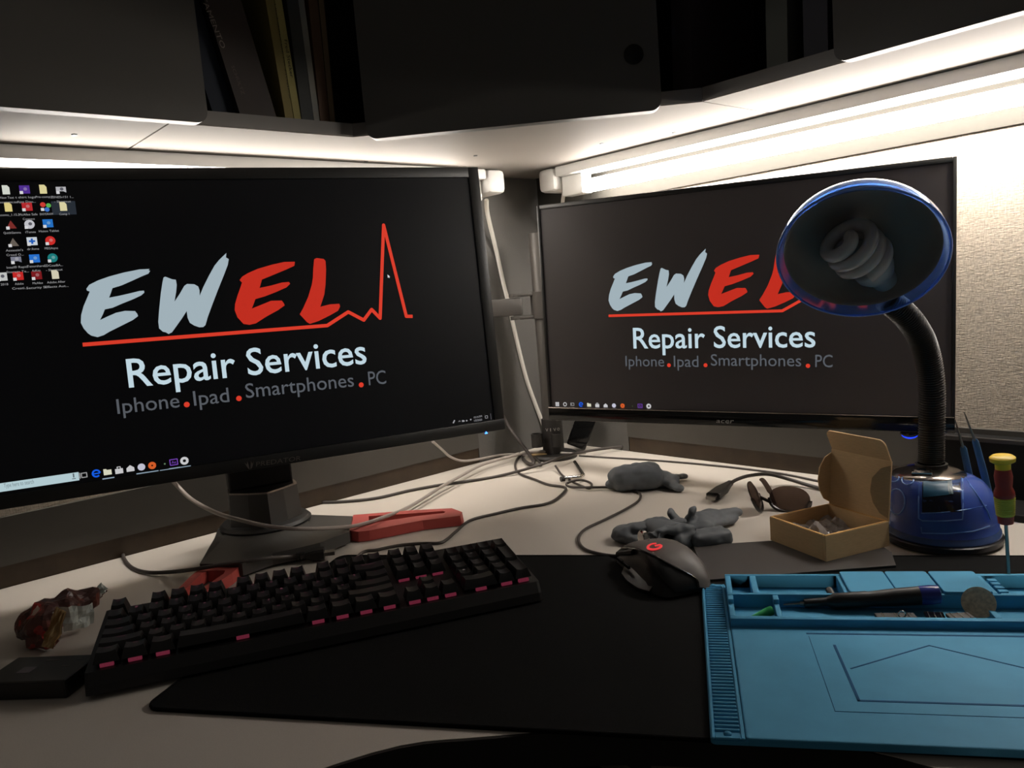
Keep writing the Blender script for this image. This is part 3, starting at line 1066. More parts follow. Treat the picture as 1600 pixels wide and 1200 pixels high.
def taskbar(S, uv, items, s, lines):
    for p, kind in items:
        x, y = uv(p)
        m = MB()
        col = ICON_W
        if kind == 'win':
            for dx in (-0.5, 0.5):
                for dy in (-0.5, 0.5):
                    S.rect(m, x + (dx - 0.44) * s, y + (dy - 0.44) * s, x + (dx + 0.44) * s, y + (dy + 0.44) * s, lift)
        elif kind in ('ring', 'gear'):
            S.stroke(m, [(x + 0.8 * s * math.cos(a * PI / 8), y + 0.8 * s * math.sin(a * PI / 8)) for a in range(17)], (0.35 if kind == 'ring' else 0.7) * s, lift)
        elif kind == 'view':
            S.stroke(m, [(x - s, y - 0.8 * s), (x - s, y + 0.8 * s)], 0.25 * s, lift)
            S.stroke(m, [(x - 0.6 * s, y - 0.6 * s), (x + 0.7 * s, y - 0.6 * s), (x + 0.7 * s, y + 0.6 * s), (x - 0.6 * s, y + 0.6 * s), (x - 0.6 * s, y - 0.6 * s)], 0.25 * s, lift + 0.0001)
            col = (150, 150, 150)
        elif kind == 'edge':
            S.stroke(m, [(x + 0.9 * s * math.cos(a * PI / 8), y + 0.9 * s * math.sin(a * PI / 8)) for a in range(0, 15)], 0.45 * s, lift)
            S.rect(m, x - 0.8 * s, y - 0.2 * s, x + 0.9 * s, y + 0.15 * s, lift + 0.0001)
            col = (20, 90, 220)
        elif kind == 'folder':
            S.poly(m, [(x - s, y - 0.8 * s), (x + s, y - 0.8 * s), (x + s, y + 0.6 * s), (x - 0.1 * s, y + 0.6 * s), (x - 0.3 * s, y + 0.9 * s), (x - s, y + 0.9 * s)], lift)
            col = (210, 210, 186)
        elif kind == 'store':
            S.rect(m, x - s, y - 0.9 * s, x + s, y + 0.5 * s, lift)
            S.stroke(m, [(x - 0.4 * s, y + 0.5 * s), (x - 0.4 * s, y + s), (x + 0.4 * s, y + s), (x + 0.4 * s, y + 0.5 * s)], 0.2 * s, lift + 0.0001)
        elif kind == 'mail':
            S.poly(m, [(x - s, y - 0.8 * s), (x + s, y - 0.8 * s), (x + s, y + 0.2 * s), (x, y + s), (x - s, y + 0.2 * s)], lift)
        elif kind == 'disc':
            S.disc(m, (x, y), s, lift)
            col = (190, 190, 206)
        elif kind == 'orange':
            S.stroke(m, [(x + 0.65 * s * math.cos(a * PI / 8), y + 0.65 * s * math.sin(a * PI / 8)) for a in range(17)], 0.8 * s, lift)
            col = (206, 90, 40)
        elif kind == 'dot':
            S.disc(m, (x, y), 0.25 * s, lift)
            col = (90, 120, 90)
        elif kind == 'ae':
            S.stroke(m, [(x - s, y - 0.8 * s), (x + s, y - 0.8 * s), (x + s, y + 0.8 * s), (x - s, y + 0.8 * s), (x - s, y - 0.8 * s)], 0.25 * s, lift)
            S.text(m, 'Ae', (x - 0.6 * s, y - 0.4 * s), (x + 0.6 * s, y - 0.4 * s), 0.8 * s, lift)
            col = (112, 66, 170)
        part('taskbar_icon', m, icmat(col), S.root)
        if kind in lines:
            m = MB()
            S.rect(m, x - 1.5 * s, y - 2.0 * s, x + 1.5 * s, y - 1.6 * s, lift)
            part('taskbar_line', m, icmat((140, 160, 176)), S.root)


taskbar(SL, uvL, [((131, 742.7), 'view'), ((150.3, 740), 'edge'), ((168, 737.8), 'folder'), ((186, 735.3), 'store'), ((203.7, 732.5), 'mail'), ((221, 730), 'disc'), ((237.8, 727.6), 'orange'),
                  ((257.5, 725), 'dot'), ((271.6, 722.3), 'ae'), ((288.3, 720.2), 'gear')], 0.0045, ('folder', 'disc', 'orange', 'dot', 'ae', 'gear'))
m = MB()
SL.text(m, '10:14 PM', uvL((741.3, 654.0)), uvL((754, 651.9)), 0.0030, lift)
SL.text(m, '1/5/2020', uvL((741.8, 659.0)), uvL((754.2, 657.2)), 0.0030, lift)
part('clock_text', m, icmat((150, 150, 154)), scrL)
for p, s in (((710, 659), 'pen'), ((718.7, 658.3), 'up'), ((724.7, 657.8), 'cloud'), ((730, 657.4), 'net'), ((736.3, 655.7), 'vol'), ((760.8, 651.8), 'box')):
    x, y = uvL(p)
    m = MB()
    if s == 'pen':
        SL.stroke(m, [(x - 0.0015, y - 0.0022), (x + 0.0015, y + 0.0022)], 0.002, lift)
    elif s == 'up':
        SL.stroke(m, [(x - 0.0015, y - 0.0008), (x, y + 0.0008), (x + 0.0015, y - 0.0008)], 0.0006, lift)
    elif s == 'cloud':
        SL.disc(m, (x - 0.0007, y), 0.0016, lift, 10)
        SL.disc(m, (x + 0.0010, y - 0.0003), 0.0012, lift + 0.0001, 10)
    elif s in ('net', 'vol'):
        SL.disc(m, (x, y), 0.0013, lift, 8)
    else:
        SL.stroke(m, [(x - 0.002, y - 0.0016), (x + 0.002, y - 0.0016), (x + 0.002, y + 0.002), (x - 0.002, y + 0.002), (x - 0.002, y - 0.0016)], 0.0007, lift)
    part('tray_icon', m, icmat((150, 150, 154)), scrL)
m = MB()
x, y = uvL((767.8, 651))
SL.rect(m, x - 0.0004, y - 0.005, x + 0.0004, y + 0.005, lift)
part('show_desktop_line', m, icmat((90, 90, 94)), scrL)
m = MB()
x, y = uvL((606, 428.5))
SL.poly(m, [(x, y), (x, y - 0.0052), (x + 0.0012, y - 0.0040), (x + 0.0022, y - 0.0055), (x + 0.0030, y - 0.0050), (x + 0.0022, y - 0.0036), (x + 0.0036, y - 0.0036)], lift)
part('mouse_pointer', m, icmat((215, 215, 220)), scrL)

# stand: V column on a swivel ring, faceted base, two feet with red loops
nkb = LO - LU * (LW / 2)
ridge = Z((424, 822), 0.03)
zt = PL((421, 770), LN, LN.dot(ridge)).z
hub = ridge - V((LN.x, LN.y, 0)).normalized() * 0.052
fx = V((LU.x, LU.y, 0)).normalized()
fy = V((-fx.y, fx.x, 0))
T = frame_T((hub.x, hub.y, 0), fx, fy, UP)


def colring(z, k=1.0):
    pts = [(0.0, -0.052), (0.026, -0.036), (0.050, -0.016), (0.050, 0.004), (0.046, 0.035), (-0.046, 0.035), (-0.050, 0.004), (-0.050, -0.016), (-0.026, -0.036)]
    return [T @ V((p[0] * k, p[1] * k, z)) for p in pts]


m = MB()
m.loft([colring(0.0285, 1.02), colring(zt * 0.6 + 0.01, 0.985), colring(zt, 0.96)])
col = part('stand_column', m, M_STAND, monL)
m = MB()
m.loft([[p + UP * 0.0 for p in colring(zt - 0.001, 0.968)], colring(zt + 0.0016, 0.965)])
part('column_trim', m, M_GREYCHROME, col)
m = MB()
m.box((0, 0.016, (zt + 0.13) / 2), (0.092, 0.034, 0.13 - zt), T, 0.003)
m.box((0, -0.006, 0.19), (0.092, 0.078, 0.118), T, 0.003)
part('stand_riser', m, M_STANDBLK, monL)
m = MB()
m.lathe([(0.048, 0.020), (0.064, 0.020), (0.066, 0.026), (0.062, 0.030), (0.050, 0.030)], 40, T, False, True)
part('swivel_ring', m, M_STANDBLK, monL, smooth=True)
ZB = 0.020


def w2(p, z):
    q = Z(p, z)
    return (q.x, q.y)


plate = [(335, 841), (312, 881), (378, 881), (425, 864.5), (462, 857), (500, 848), (545, 831), (551, 806.5), (481, 804)]
pp = [w2(p, ZB) for p in plate]
hb = [T @ V(v) for v in ((0.066, 0.03, 0), (0.03, 0.066, 0), (-0.03, 0.066, 0), (-0.066, 0.03, 0))]
pp = pp + [(v.x, v.y) for v in hb]
m = MB()
m.prism(pp, 0.004, ZB, None, 0.0)
base = part('stand_base', m, M_STAND, monL)
# raised facets that give the base its folded look
fac = MB()
cz = V((hub.x, hub.y, 0.024))
P3 = [V((p[0], p[1], ZB)) for p in pp]
hubr = [T @ V((0.060 * math.cos(a), 0.060 * math.sin(a), 0.0235)) for a in (R(200), R(235), R(270), R(305), R(340))]
fac.add([P3[0], P3[1], P3[2], P3[3], P3[4], P3[5]] + hubr, [(0, 1, 6), (1, 2, 6), (2, 7, 6), (2, 3, 7), (3, 8, 7), (3, 4, 8), (4, 9, 8), (4, 5, 9), (5, 10, 9)])
part('base_facets', fac, M_STAND, base)


def red_loop(outer, inner, z1, bridge=None):
    m = MB()
    o = [Z(p, z1) for p in outer]
    i = [Z(p, z1) for p in inner]
    n = len(o)
    c = sum((p for p in o), V()) / n
    down = V((0, 0, z1 - 0.001))
    for k in range(n):
        l = (k + 1) % n
        m.add([o[k], o[l], i[l], i[k]], [(0, 1, 2, 3)])
        m.add([o[k], o[l], o[l] - down + (o[l] - c) * 0.02, o[k] - down + (o[k] - c) * 0.02], [(0, 3, 2, 1)])
        m.add([i[k], i[l], i[l] - down, i[k] - down], [(0, 1, 2, 3)])
        m.add([o[k] - down + (o[k] - c) * 0.02, o[l] - down + (o[l] - c) * 0.02, i[l] - down, i[k] - down], [(0, 3, 2, 1)])
    return m


m = red_loop([(545, 829), (552, 804.5), (640, 797.5), (706, 794), (722, 800), (719, 806), (660, 813), (577, 829), (560, 831)],
             [(576, 815), (576, 806.5), (640, 802.5), (692, 798.5), (696, 799.5), (694, 801.5), (650, 806.5), (600, 814), (585, 817)], 0.0155)
part('red_foot', m, M_RED, monL)
lt = Z((318, 884), 0.0155)
lt2 = Z((374, 884), 0.0155)
leg = ((lt + lt2) / 2 - V((hub.x, hub.y, 0.0155))).normalized()
side = V((-leg.y, leg.x, 0))
if side.dot(lt - lt2) < 0:
    side = -side
L0 = (lt + lt2) / 2
hw = (lt - lt2).length / 2


def lp(s, t, z=0.0155):
    q = L0 + leg * t + side * s
    return V((q.x, q.y, z))


m = MB()
o_ = [lp(hw, 0), lp(hw * 0.98, 0.035), lp(hw * 0.62, 0.118), lp(hw * 0.2, 0.128), lp(-hw * 0.55, 0.106), lp(-hw * 1.02, 0.03), lp(-hw * 1.04, 0.006), lp(-hw * 0.9, 0)]
i_ = [lp(hw * 0.46, 0.016), lp(hw * 0.54, 0.03), lp(hw * 0.36, 0.104), lp(hw * 0.10, 0.112), lp(-hw * 0.30, 0.096), lp(-hw * 0.62, 0.030), lp(-hw * 0.50, 0.019), lp(-hw * 0.1, 0.017)]
n = len(o_)
dz = V((0, 0, 0.0145))
for k in range(n):
    l = (k + 1) % n
    m.add([o_[k], o_[l], i_[l], i_[k]], [(0, 1, 2, 3)])
    m.add([o_[k], o_[l], o_[l] - dz, o_[k] - dz], [(0, 3, 2, 1)])
    m.add([i_[k], i_[l], i_[l] - dz, i_[k] - dz], [(0, 1, 2, 3)])
    m.add([o_[k] - dz, o_[l] - dz, i_[l] - dz, i_[k] - dz], [(0, 3, 2, 1)])
part('red_foot', m, M_RED, monL)

# ------------------------------------------------------------------ right monitor
monR = thing('monitor', 'thin black monitor on the right, half its logo hidden by the blue lamp', 'monitor', (RO.x, RO.y, RO.z), (0, 0, -0.5198))
scrR, chinR = monitor_body(monR, RO, RU, RV, RN, -RW / 2, RW / 2, 0, RH, 0.0050, 0.0050, 0.0225, 0.0072, 0.05, M_SCREEN_R, M_GLOSSBLK)
SR = Screen(RO, RU, RV, RN, scrR)
artwork(SR, lambda q: ((q[0] / LS + 0.3713) / 1.1665 - 0.0043, 0.0983 + (q[1] / LS - 0.1067) * 0.876), 0.86)
taskbar(SR, uvR, [((870, 631.7), 'win'), ((882, 632), 'ring'), ((894, 632), 'view'), ((907, 632.3), 'edge'), ((919.7, 633), 'folder'), ((932.5, 633.5), 'store'), ((945.5, 634), 'mail'),
                  ((958.6, 634), 'disc'), ((972, 634.3), 'orange'), ((987.5, 635), 'dot'), ((999.4, 634.5), 'ae'), ((1013, 635), 'gear')], 0.0036, ('folder', 'disc', 'orange', 'dot', 'ae', 'gear'))
m = MB()
SR.text(m, '10:14 PM', uvR((1452, 645.6)), uvR((1477.5, 645.6)), 0.0030, lift)
SR.text(m, '1/5/2020', uvR((1452, 652)), uvR((1477.5, 652)), 0.0030, lift)
part('clock_text', m, icmat((150, 150, 154)), scrR)
m = MB()
SR.text(m, 'acer', uvR((1119, 660.6)), uvR((1146, 661.2)), 0.0068, 0.0004, 0.15)
part('badge_text', m, M_BADGE, chinR, label='pale maker badge on the gloss strip')
m = MB()
Tm = frame_T(RO, RU, RV, RN)
m.tube([Tm @ V((-RW / 2 + 0.001, 0.0224, 0.0002)), Tm @ V((RW / 2 - 0.001, 0.0224, 0.0002))], 0.0013, 8)
part('chin_trim', m, M_GREYCHROME, chinR, smooth=True)
pw = uvR((1421, 671))
m = MB()
m.ell((pw[0], -0.0035, -0.007), (0.0125, 0.0065, 0.007), Tm, 20, 12)
pb = part('power_button', m, M_GLOSSBLK, chinR, smooth=True)
m = MB()
m.tube([Tm @ V((pw[0] + 0.0105 * math.sin(t), -0.0035 - 0.0052 * math.cos(t), 0.0 - 0.003 * abs(math.sin(t)))) for t in [R(-70 + 10 * k) for k in range(15)]], [0.0004 + 0.0007 * math.sin(PI * k / 14) for k in range(15)], 8)
part('power_light', m, M_BLUELED2, chinR, smooth=True, label='curved blue power light')

# ------------------------------------------------------------------ monitor arm on its pole
pb_ = V((0.0723, 1.546, 0))
arm = thing('monitor_mount', 'dark steel pole mount with a folding arm, behind the right monitor', 'monitor arm', pb_)
arm_dir = -fx                                   # the free arm reaches left behind the wide monitor
m = MB()
m.lathe([(0.0001, 0.0), (0.046, 0.0), (0.047, 0.005), (0.044, 0.009), (0.0001, 0.0095)], 36, Matrix.Translation(pb_) @ Matrix.Diagonal((1, 1, 1, 1)))
part('base_plate', m, M_ARMBLK, arm, smooth=True)
m = MB()
m.lathe([(0.0001, 0.0095), (0.0175, 0.0095), (0.0175, 0.440), (0.016, 0.443), (0.0001, 0.443)], 28, Matrix.Translation(pb_))
part('pole', m, M_ARM, arm, smooth=True)
m = MB()
m.lathe([(0.0178, 0.0095), (0.0215, 0.0095), (0.0205, 0.078), (0.0178, 0.078)], 28, Matrix.Translation(pb_))
sl = part('base_sleeve', m, M_ARMBLK, arm, smooth=True)
m = MB()
vw = V((-pb_.x, -pb_.y, 0)).normalized()
vs_ = V((-vw.y, vw.x, 0))
for k, ch in enumerate('VIVO'):
    a = -0.66 + 0.38 * k
    def onc(s, z):
        th = s
        return pb_ + (vw * math.cos(th) + vs_ * math.sin(th)) * 0.0212 + UP * z
    put_text(m, ch, onc(a + (0.10 if ch == 'I' else 0), 0.056), onc(a + (0.16 if ch == 'I' else 0.28), 0.056), UP, 0.0062 if ch != 'O' else 0.0055)
part('badge_text', m, M_BADGE, sl)
for dx, dz in ((-0.031, 0.028), (0.009, 0.026)):
    m = MB()
    c = pb_ + vw * 0.024 + vs_ * dx
    m.lathe([(0.0095, 0), (0.0115, 0), (0.0115, 0.026), (0.0095, 0.026), (0.0095, 0)], 20, Matrix.Translation(c + UP * dz))
    part('cable_clip', m, M_ARMBLK, arm, smooth=True)
zc = PL((845, 476), NB, pb_.dot(NB)).z
m = MB()
m.lathe([(0.0178, zc - 0.026), (0.023, zc - 0.026), (0.023, zc + 0.026), (0.0178, zc + 0.026)], 28, Matrix.Translation(pb_))
part('arm_collar', m, M_ARM, arm, smooth=True)
dl = (PL((808, 477), LN, LN.dot(pb_)) - pb_)
dl.z = 0
dl.normalize()
ds = V((-dl.y, dl.x, 0))
for s in (0.022, -0.022):
    m = MB()
    m.box((0.034, 0, 0), (0.05, 0.026, 0.007), frame_T(pb_ + UP * (zc + s), dl, ds, UP), 0.003)
    m.lathe([(0.0001, -0.0035), (0.013, -0.0035), (0.013, 0.0035), (0.0001, 0.0035)], 20, frame_T(pb_ + UP * (zc + s) + dl * 0.052, dl, ds, UP))
    part('hinge_plate', m, M_ARM, arm, smooth=True)
m = MB()
m.box((0.15, 0, 0), (0.22, 0.024, 0.034), frame_T(pb_ + UP * zc, dl, ds, UP), 0.004)
part('swing_arm', m, M_ARM, arm, smooth=True)
dr = (RO - RN * 0.05 + RV * 0.18 - pb_)
m = MB()
p1 = RO - RN * 0.058 + RV * 0.19
p0 = pb_ + UP * 0.30
m.tube([p0, (p0 + p1) / 2 - RN * 0.02, p1], 0.014, 12)
part('support_arm', m, M_ARM, arm, smooth=True)
m = MB()
m.box((0, 0.19, -0.056), (0.11, 0.11, 0.008), Tm, 0.002)
part('mount_plate', m, M_ARM, arm)
m = MB()
m.tube([Z((898, 722), 0.006), Z((911, 742), 0.006), Z((907, 745), 0.0055), Z((880, 748), 0.006)], 0.0036, 10)
ph = part('clamp_handle', m, M_CHROME, arm, smooth=True, label='bent chrome handle')
m = MB()
m.tube([Z((882, 748), 0.006), Z((876, 749), 0.006)], 0.0046, 10)
part('handle_tip', m, M_ARMBLK, ph)

# ================================================================== KEYBOARD
KX, KY, KT = -0.2176, 0.8093, 0.3146
kb = thing('keyboard', 'black mechanical keyboard with pink lit switches, left of the mouse', 'keyboard', (KX, KY, 0.002), (0, 0, KT))
KL, KD = 0.441, 0.134
ZF, ZK = 0.0215, 0.0330           # top of the case at the front and at the back
slope = (ZK - ZF) / KD


def kz(y):
    return ZF + (y + KD / 2) * slope


m = MB()
prof = [(-KD / 2 - 0.004, 0.003), (-KD / 2 - 0.002, 0.011), (-KD / 2 + 0.004, ZF), (KD / 2, ZK), (KD / 2 + 0.002, 0.018), (KD / 2 - 0.01, 0.010), (-KD / 2 + 0.01, 0.001)]
rings = [[V((x, y * sy, z)) for y, z in prof] for x, sy in ((-KL / 2, 0.985), (-KL / 2 + 0.003, 1.0), (KL / 2 - 0.003, 1.0), (KL / 2, 0.985))]
m.loft(rings)
part('case', m, M_KEYCASE, kb, local=True)
for sx in (-0.19, 0.19):
    m = MB()
    m.box((sx, KD / 2 - 0.014, 0.006), (0.024, 0.010, 0.012))
    part('tilt_foot', m, M_KEYCASE, kb, local=True)
U1 = 0.01905
X0 = -22.5 * U1 / 2
Y0 = KD / 2 - 0.0075
rows = [
    (0.0, [(0, 1, 'Esc'), (2, 1, 'F1'), (3, 1, 'F2'), (4, 1, 'F3'), (5, 1, 'F4'), (6.5, 1, 'F5'), (7.5, 1, 'F6'), (8.5, 1, 'F7'), (9.5, 1, 'F8'), (11, 1, 'F9'), (12, 1, 'F10'), (13, 1, 'F11'), (14, 1, 'F12'),
           (15.25, 1, 'PrtSc'), (16.25, 1, 'ScrLk'), (17.25, 1, 'Pause')]),
    (1.25, [(i, 1, c) for i, c in enumerate('`1234567890-=')] + [(13, 2, 'Backspace'), (15.25, 1, 'Insert'), (16.25, 1, 'Home'), (17.25, 1, 'PgUp'), (18.5, 1, 'Num'), (19.5, 1, '/'), (20.5, 1, '*'), (21.5, 1, '-')]),
    (2.25, [(0, 1.5, 'Tab')] + [(1.5 + i, 1, c) for i, c in enumerate('QWERTYUIOP[]')] + [(13.5, 1.5, '\\'), (15.25, 1, 'Del'), (16.25, 1, 'End'), (17.25, 1, 'PgDn'), (18.5, 1, '7'), (19.5, 1, '8'), (20.5, 1, '9'), (21.5, -1, '+')]),
    (3.25, [(0, 1.75, 'Caps')] + [(1.75 + i, 1, c) for i, c in enumerate("ASDFGHJKL;'")] + [(12.75, 2.25, 'Enter'), (18.5, 1, '4'), (19.5, 1, '5'), (20.5, 1, '6')]),
    (4.25, [(0, 2.25, 'Shift')] + [(2.25 + i, 1, c) for i, c in enumerate('ZXCVBNM,./')] + [(12.25, 2.75, 'Shift'), (16.25, 1, '^'), (18.5, 1, '1'), (19.5, 1, '2'), (20.5, 1, '3'), (21.5, -1, 'Enter')]),
    (5.25, [(0, 1.25, 'Ctrl'), (1.25, 1.25, 'Win'), (2.5, 1.25, 'Alt'), (3.75, 6.25, ''), (10, 1.25, 'Alt'), (11.25, 1.25, 'Win'), (12.5, 1.25, 'Menu'), (13.75, 1.25, 'Ctrl'),
            (15.25, 1, '<'), (16.25, 1, 'v'), (17.25, 1, '>'), (18.5, 2, '0'), (20.5, 1, '.')])]
_caps = {}
HK = [0.0118, 0.0112, 0.0098, 0.0092, 0.0094, 0.0098]


def capmesh(w, d, ri):
    key = (w, d, ri)
    if key in _caps:
        return _caps[key]
    W, D = w * U1 - 0.0012, d * U1 - 0.0012
    h = HK[ri]
    m = MB()
    tw, td = W - 0.0062, D - 0.0045
    oy = 0.0010
    nx = 7
    rings = []
    def ring(wx, dy, z, dish, oyy):
        pts = []
        for i in range(nx):
            t = i / (nx - 1) * 2 - 1
            pts.append(V((t * wx / 2, -dy / 2 + oyy, z - dish * (1 - t * t))))
        for i in range(nx):
            t = 1 - i / (nx - 1) * 2
            pts.append(V((t * wx / 2, dy / 2 + oyy, z - dish * (1 - t * t))))
        return pts
    m.loft([ring(W, D, 0.0, 0, 0), ring(W - 0.0012, D - 0.0010, h * 0.25, 0, 0.0002), ring(tw + 0.0008, td + 0.0008, h - 0.0008, 0.0008, oy), ring(tw, td, h, 0.0012, oy)], True, False)
    # dished top
    o = len(m.v) - 2 * nx
    for i in range(nx - 1):
        m.f.append([o + i, o + i + 1, o + 2 * nx - 2 - i, o + 2 * nx - 1 - i])
        m.mi.append(0)
    me = mkmesh('keycap', m, M_KEY, True, 35)
    _caps[key] = me
    return me


front_lit = []
count = 0
rest = MB()
for ri, (yy, keys) in enumerate(rows):
    for (xx, w, cap) in keys:
        d = 1
        if w == -1:
            w, d = 1, 2
        x = X0 + (xx + w / 2) * U1
        y = Y0 - (yy + d / 2) * U1
        me = capmesh(w, d, ri)
        zk = kz(y) + 0.0032
        tilt = math.atan(slope) + (0.07, 0.05, 0.0, -0.06, -0.09, -0.09)[ri]
        # the four farthest keys are one piece; the other hundred are keys of their own
        if ri == 1 and xx >= 18.5:
            Tk = Matrix.Translation(V((x, y, zk))) @ Matrix.Rotation(tilt, 4, 'X')
            rest.add([v.co.copy() for v in me.vertices], [list(p.vertices) for p in me.polygons], Tk)
        else:
            o = bpy.data.objects.new('keycap', me)
            COL.objects.link(o)
            o.parent = kb
            o.location = (x, y, zk)
            o.rotation_euler = (tilt, 0, 0)
            if cap:
                lm = MB()
                W = w * U1
                sz = 0.0032 if len(cap) == 1 else 0.0022
                lw = (0.0026 if len(cap) == 1 else 0.0016 * len(cap))
                h = HK[ri]
                put_text(lm, cap, V((-lw / 2, 0.0034, h - 0.0006)), V((lw / 2, 0.0034, h - 0.0006)), V((0, 1, 0)), sz)
                lo = part('legend', lm, M_LEGEND if x < 0.08 else M_LEGEND2, o, local=True)
        count += 1
        if ri == 5 or (ri in (1, 2) and 15 <= xx < 18) or cap in ('^',) or (ri == 4 and d == 2):
            front_lit.append((x, y, d))
if rest.v:
    ro = part('keycap', rest, M_KEY, kb, local=True, smooth=True, ang=35)
    ro['kind'] = 'stuff'
for x, y, d in front_lit:
    m = MB()
    yf = y - d * U1 / 2 + 0.0020
    T = Matrix.Translation(V((x, yf, kz(yf) + 0.0017))) @ Matrix.Rotation(math.atan(slope), 4, 'X')
    m.box((0, 0, 0), (0.0118, 0.0030, 0.0034), T, 0.0004, 1)
    for sx in (-0.0035, 0.0005, 0.0038):
        m.box((sx, -0.0016, 0.0004), (0.0016, 0.0006, 0.0018), T)
    part('key_switch', m, M_SWITCH, kb, local=True)
# cable strain relief
m = MB()
m.tube([V((0.02, KD / 2 + 0.001, 0.012)), V((0.02, KD / 2 + 0.018, 0.009))], [0.004, 0.0028], 10)
part('strain_relief', m, M_CABLE, kb, local=True)

# ================================================================== PADS
PD = V((0.9703, -0.2419, 0))     # along the front edge of the pad
PN = V((0.2419, 0.9703, 0))
PO = PD * -0.490 + PN * 0.547
pad = thing('mouse_pad', 'large black cloth pad under the mouse and the blue mat', 'mouse pad', PO + PD * 0.45 + PN * 0.2)
T = frame_T(PO, PD, PN, UP)
m = MB()
m.prism(rounded(0, 0, 0.90, 0.388, 0.014), 0.0002, 0.0028, T)
part('cloth', m, M_PAD, pad)
m = MB()
ol = rounded(0.001, 0.001, 0.899, 0.387, 0.013)
m.tube([T @ V((p[0], p[1], 0.0022)) for p in ol + ol[:1]], 0.0016, 8)
part('stitched_edge', m, M_PADEDGE, pad, smooth=True)
m = MB()
ps = [Z((1107, 909), 0.003), Z((1400, 886.5), 0.003), Z((1393, 866), 0.003), Z((1350, 838), 0.003), Z((1200, 848), 0.003), Z((1083, 855.5), 0.003)]
m.prism([(p.x, p.y) for p in ps], 0.0030, 0.0054)
single('desk_mat', m, M_SHEET, 'smooth dark grey mat under the open cardboard box', 'mat')

# ================================================================== MOUSE
MD = V((-0.236, 0.972, 0))
mo = V((0.147, 0.868, 0.003)) - MD * 0.012
mouse = thing('computer_mouse', 'black and grey gaming mouse with a red glowing logo', 'mouse', mo, (0, 0, math.atan2(MD.y, MD.x) - PI / 2))
secs = [(-0.066, 0.020, 0.022, 0.008), (-0.062, 0.026, 0.029, 0.017), (-0.052, 0.031, 0.034, 0.028), (-0.035, 0.033, 0.037, 0.0365), (-0.015, 0.032, 0.037, 0.0405), (0.005, 0.031, 0.036, 0.040),
        (0.025, 0.031, 0.035, 0.0355), (0.045, 0.031, 0.034, 0.029), (0.058, 0.030, 0.033, 0.023), (0.064, 0.027, 0.030, 0.018)]
NS = 22


def msec(y, wl, wr, h, ts_):
    pts = []
    for t in ts_:
        a = PI * (1 - t)
        c, s = math.cos(a), math.sin(a)
        x = (wr if c > 0 else wl) * (abs(c) ** 0.72) * (1 if c > 0 else -1)
        z = 0.0025 + (h - 0.0025) * (max(s, 0) ** 0.62)
        # pinched thumb side
        if c < -0.55:
            x += 0.005 * math.sin(PI * min(1, s * 1.3))
        pts.append(V((x, y, z)))
    return pts


RT = [0.66, 0.59, 0.47, 0.37, 0.29, 0.25, 0.23, 0.22, 0.22, 0.22]     # where the ridge sits on each section
KR = 9
allr = []
for sec, tr in zip(secs, RT):
    ts_ = [tr * k / KR for k in range(KR + 1)] + [tr + (1 - tr) * k / (NS - KR) for k in range(1, NS - KR + 1)]
    allr.append(msec(*sec, ts_))
top, sideL = MB(), MB()
top.loft([r[KR:] for r in allr], False, False, False)
sideL.loft([r[:KR + 1] for r in allr], False, False, False)
sideL.add(allr[0], [tuple(range(NS + 1))])
sideL.add(allr[-1], [tuple(range(NS + 1))])
part('top_shell', top, M_MOUSEG, mouse, local=True, smooth=True, ang=60)
part('side_shell', sideL, M_MOUSEB, mouse, local=True, smooth=True, ang=60)
m = MB()
m.tube(spline([r[KR] + V((0, 0, 0.0003)) for r in allr], 4), 0.0012, 6)
part('ridge_groove', m, M_GLOSSBLK, mouse, local=True, smooth=True)
m = MB()
m.loft([[V((-0.030, y, 0.001)), V((-0.030 - w, y, 0.0015)), V((-0.030 - w, y, 0.004)), V((-0.029, y, 0.010))] for y, w in ((-0.045, 0.004), (-0.03, 0.011), (-0.005, 0.013), (0.018, 0.010), (0.03, 0.003))])
part('thumb_rest', m, M_MOUSEB, mouse, local=True, smooth=True, ang=50)
# main buttons
for x0, x1, nm in ((-0.027, -0.003, 'mouse_button'), (0.005, 0.028, 'mouse_button')):
    m = MB()
    def bt(y, lift_):
        k = []
        for t in (0, .33, .66, 1):
            x = x0 + (x1 - x0) * t
            hh = 0.043 - 0.0000 - max(0, (y + 0.0)) * 0.34
            z = hh - 0.012 * (x / 0.03) ** 2 + lift_
            k.append(V((x, y, z)))
        return k
    ra = []
    for y in (0.018, 0.035, 0.052, 0.066, 0.0685):
        up_ = bt(y, 0.0008 if y < 0.067 else -0.002)
        lo_ = [p - V((0, 0, 0.004)) for p in up_][::-1]
        ra.append(up_ + lo_)
    m.loft(ra)
    part(nm, m, M_STANDBLK, mouse, local=True, smooth=True, ang=40)
m = MB()
Tw = Matrix.Translation(V((0.001, 0.046, 0.0295))) @ Matrix.Rotation(PI / 2, 4, 'Y')
m.lathe([(0.0001, -0.0035), (0.0095, -0.0035), (0.0110, -0.002), (0.0110, 0.002), (0.0095, 0.0035), (0.0001, 0.0035)], 24, Tw)
part('scroll_wheel', m, M_CHROME, mouse, local=True, smooth=True)
for y in (0.010, 0.028):
    m = MB()
    m.box((-0.0315, y, 0.0235), (0.0035, 0.016, 0.0045), Matrix.Rotation(-0.25, 4, 'Y') @ Matrix.Identity(4), 0.001)
    part('side_button', m, M_GLOSSBLK, mouse, local=True)
# glowing round logo: an open ring with an inward hook, laid on the hump
m = MB()


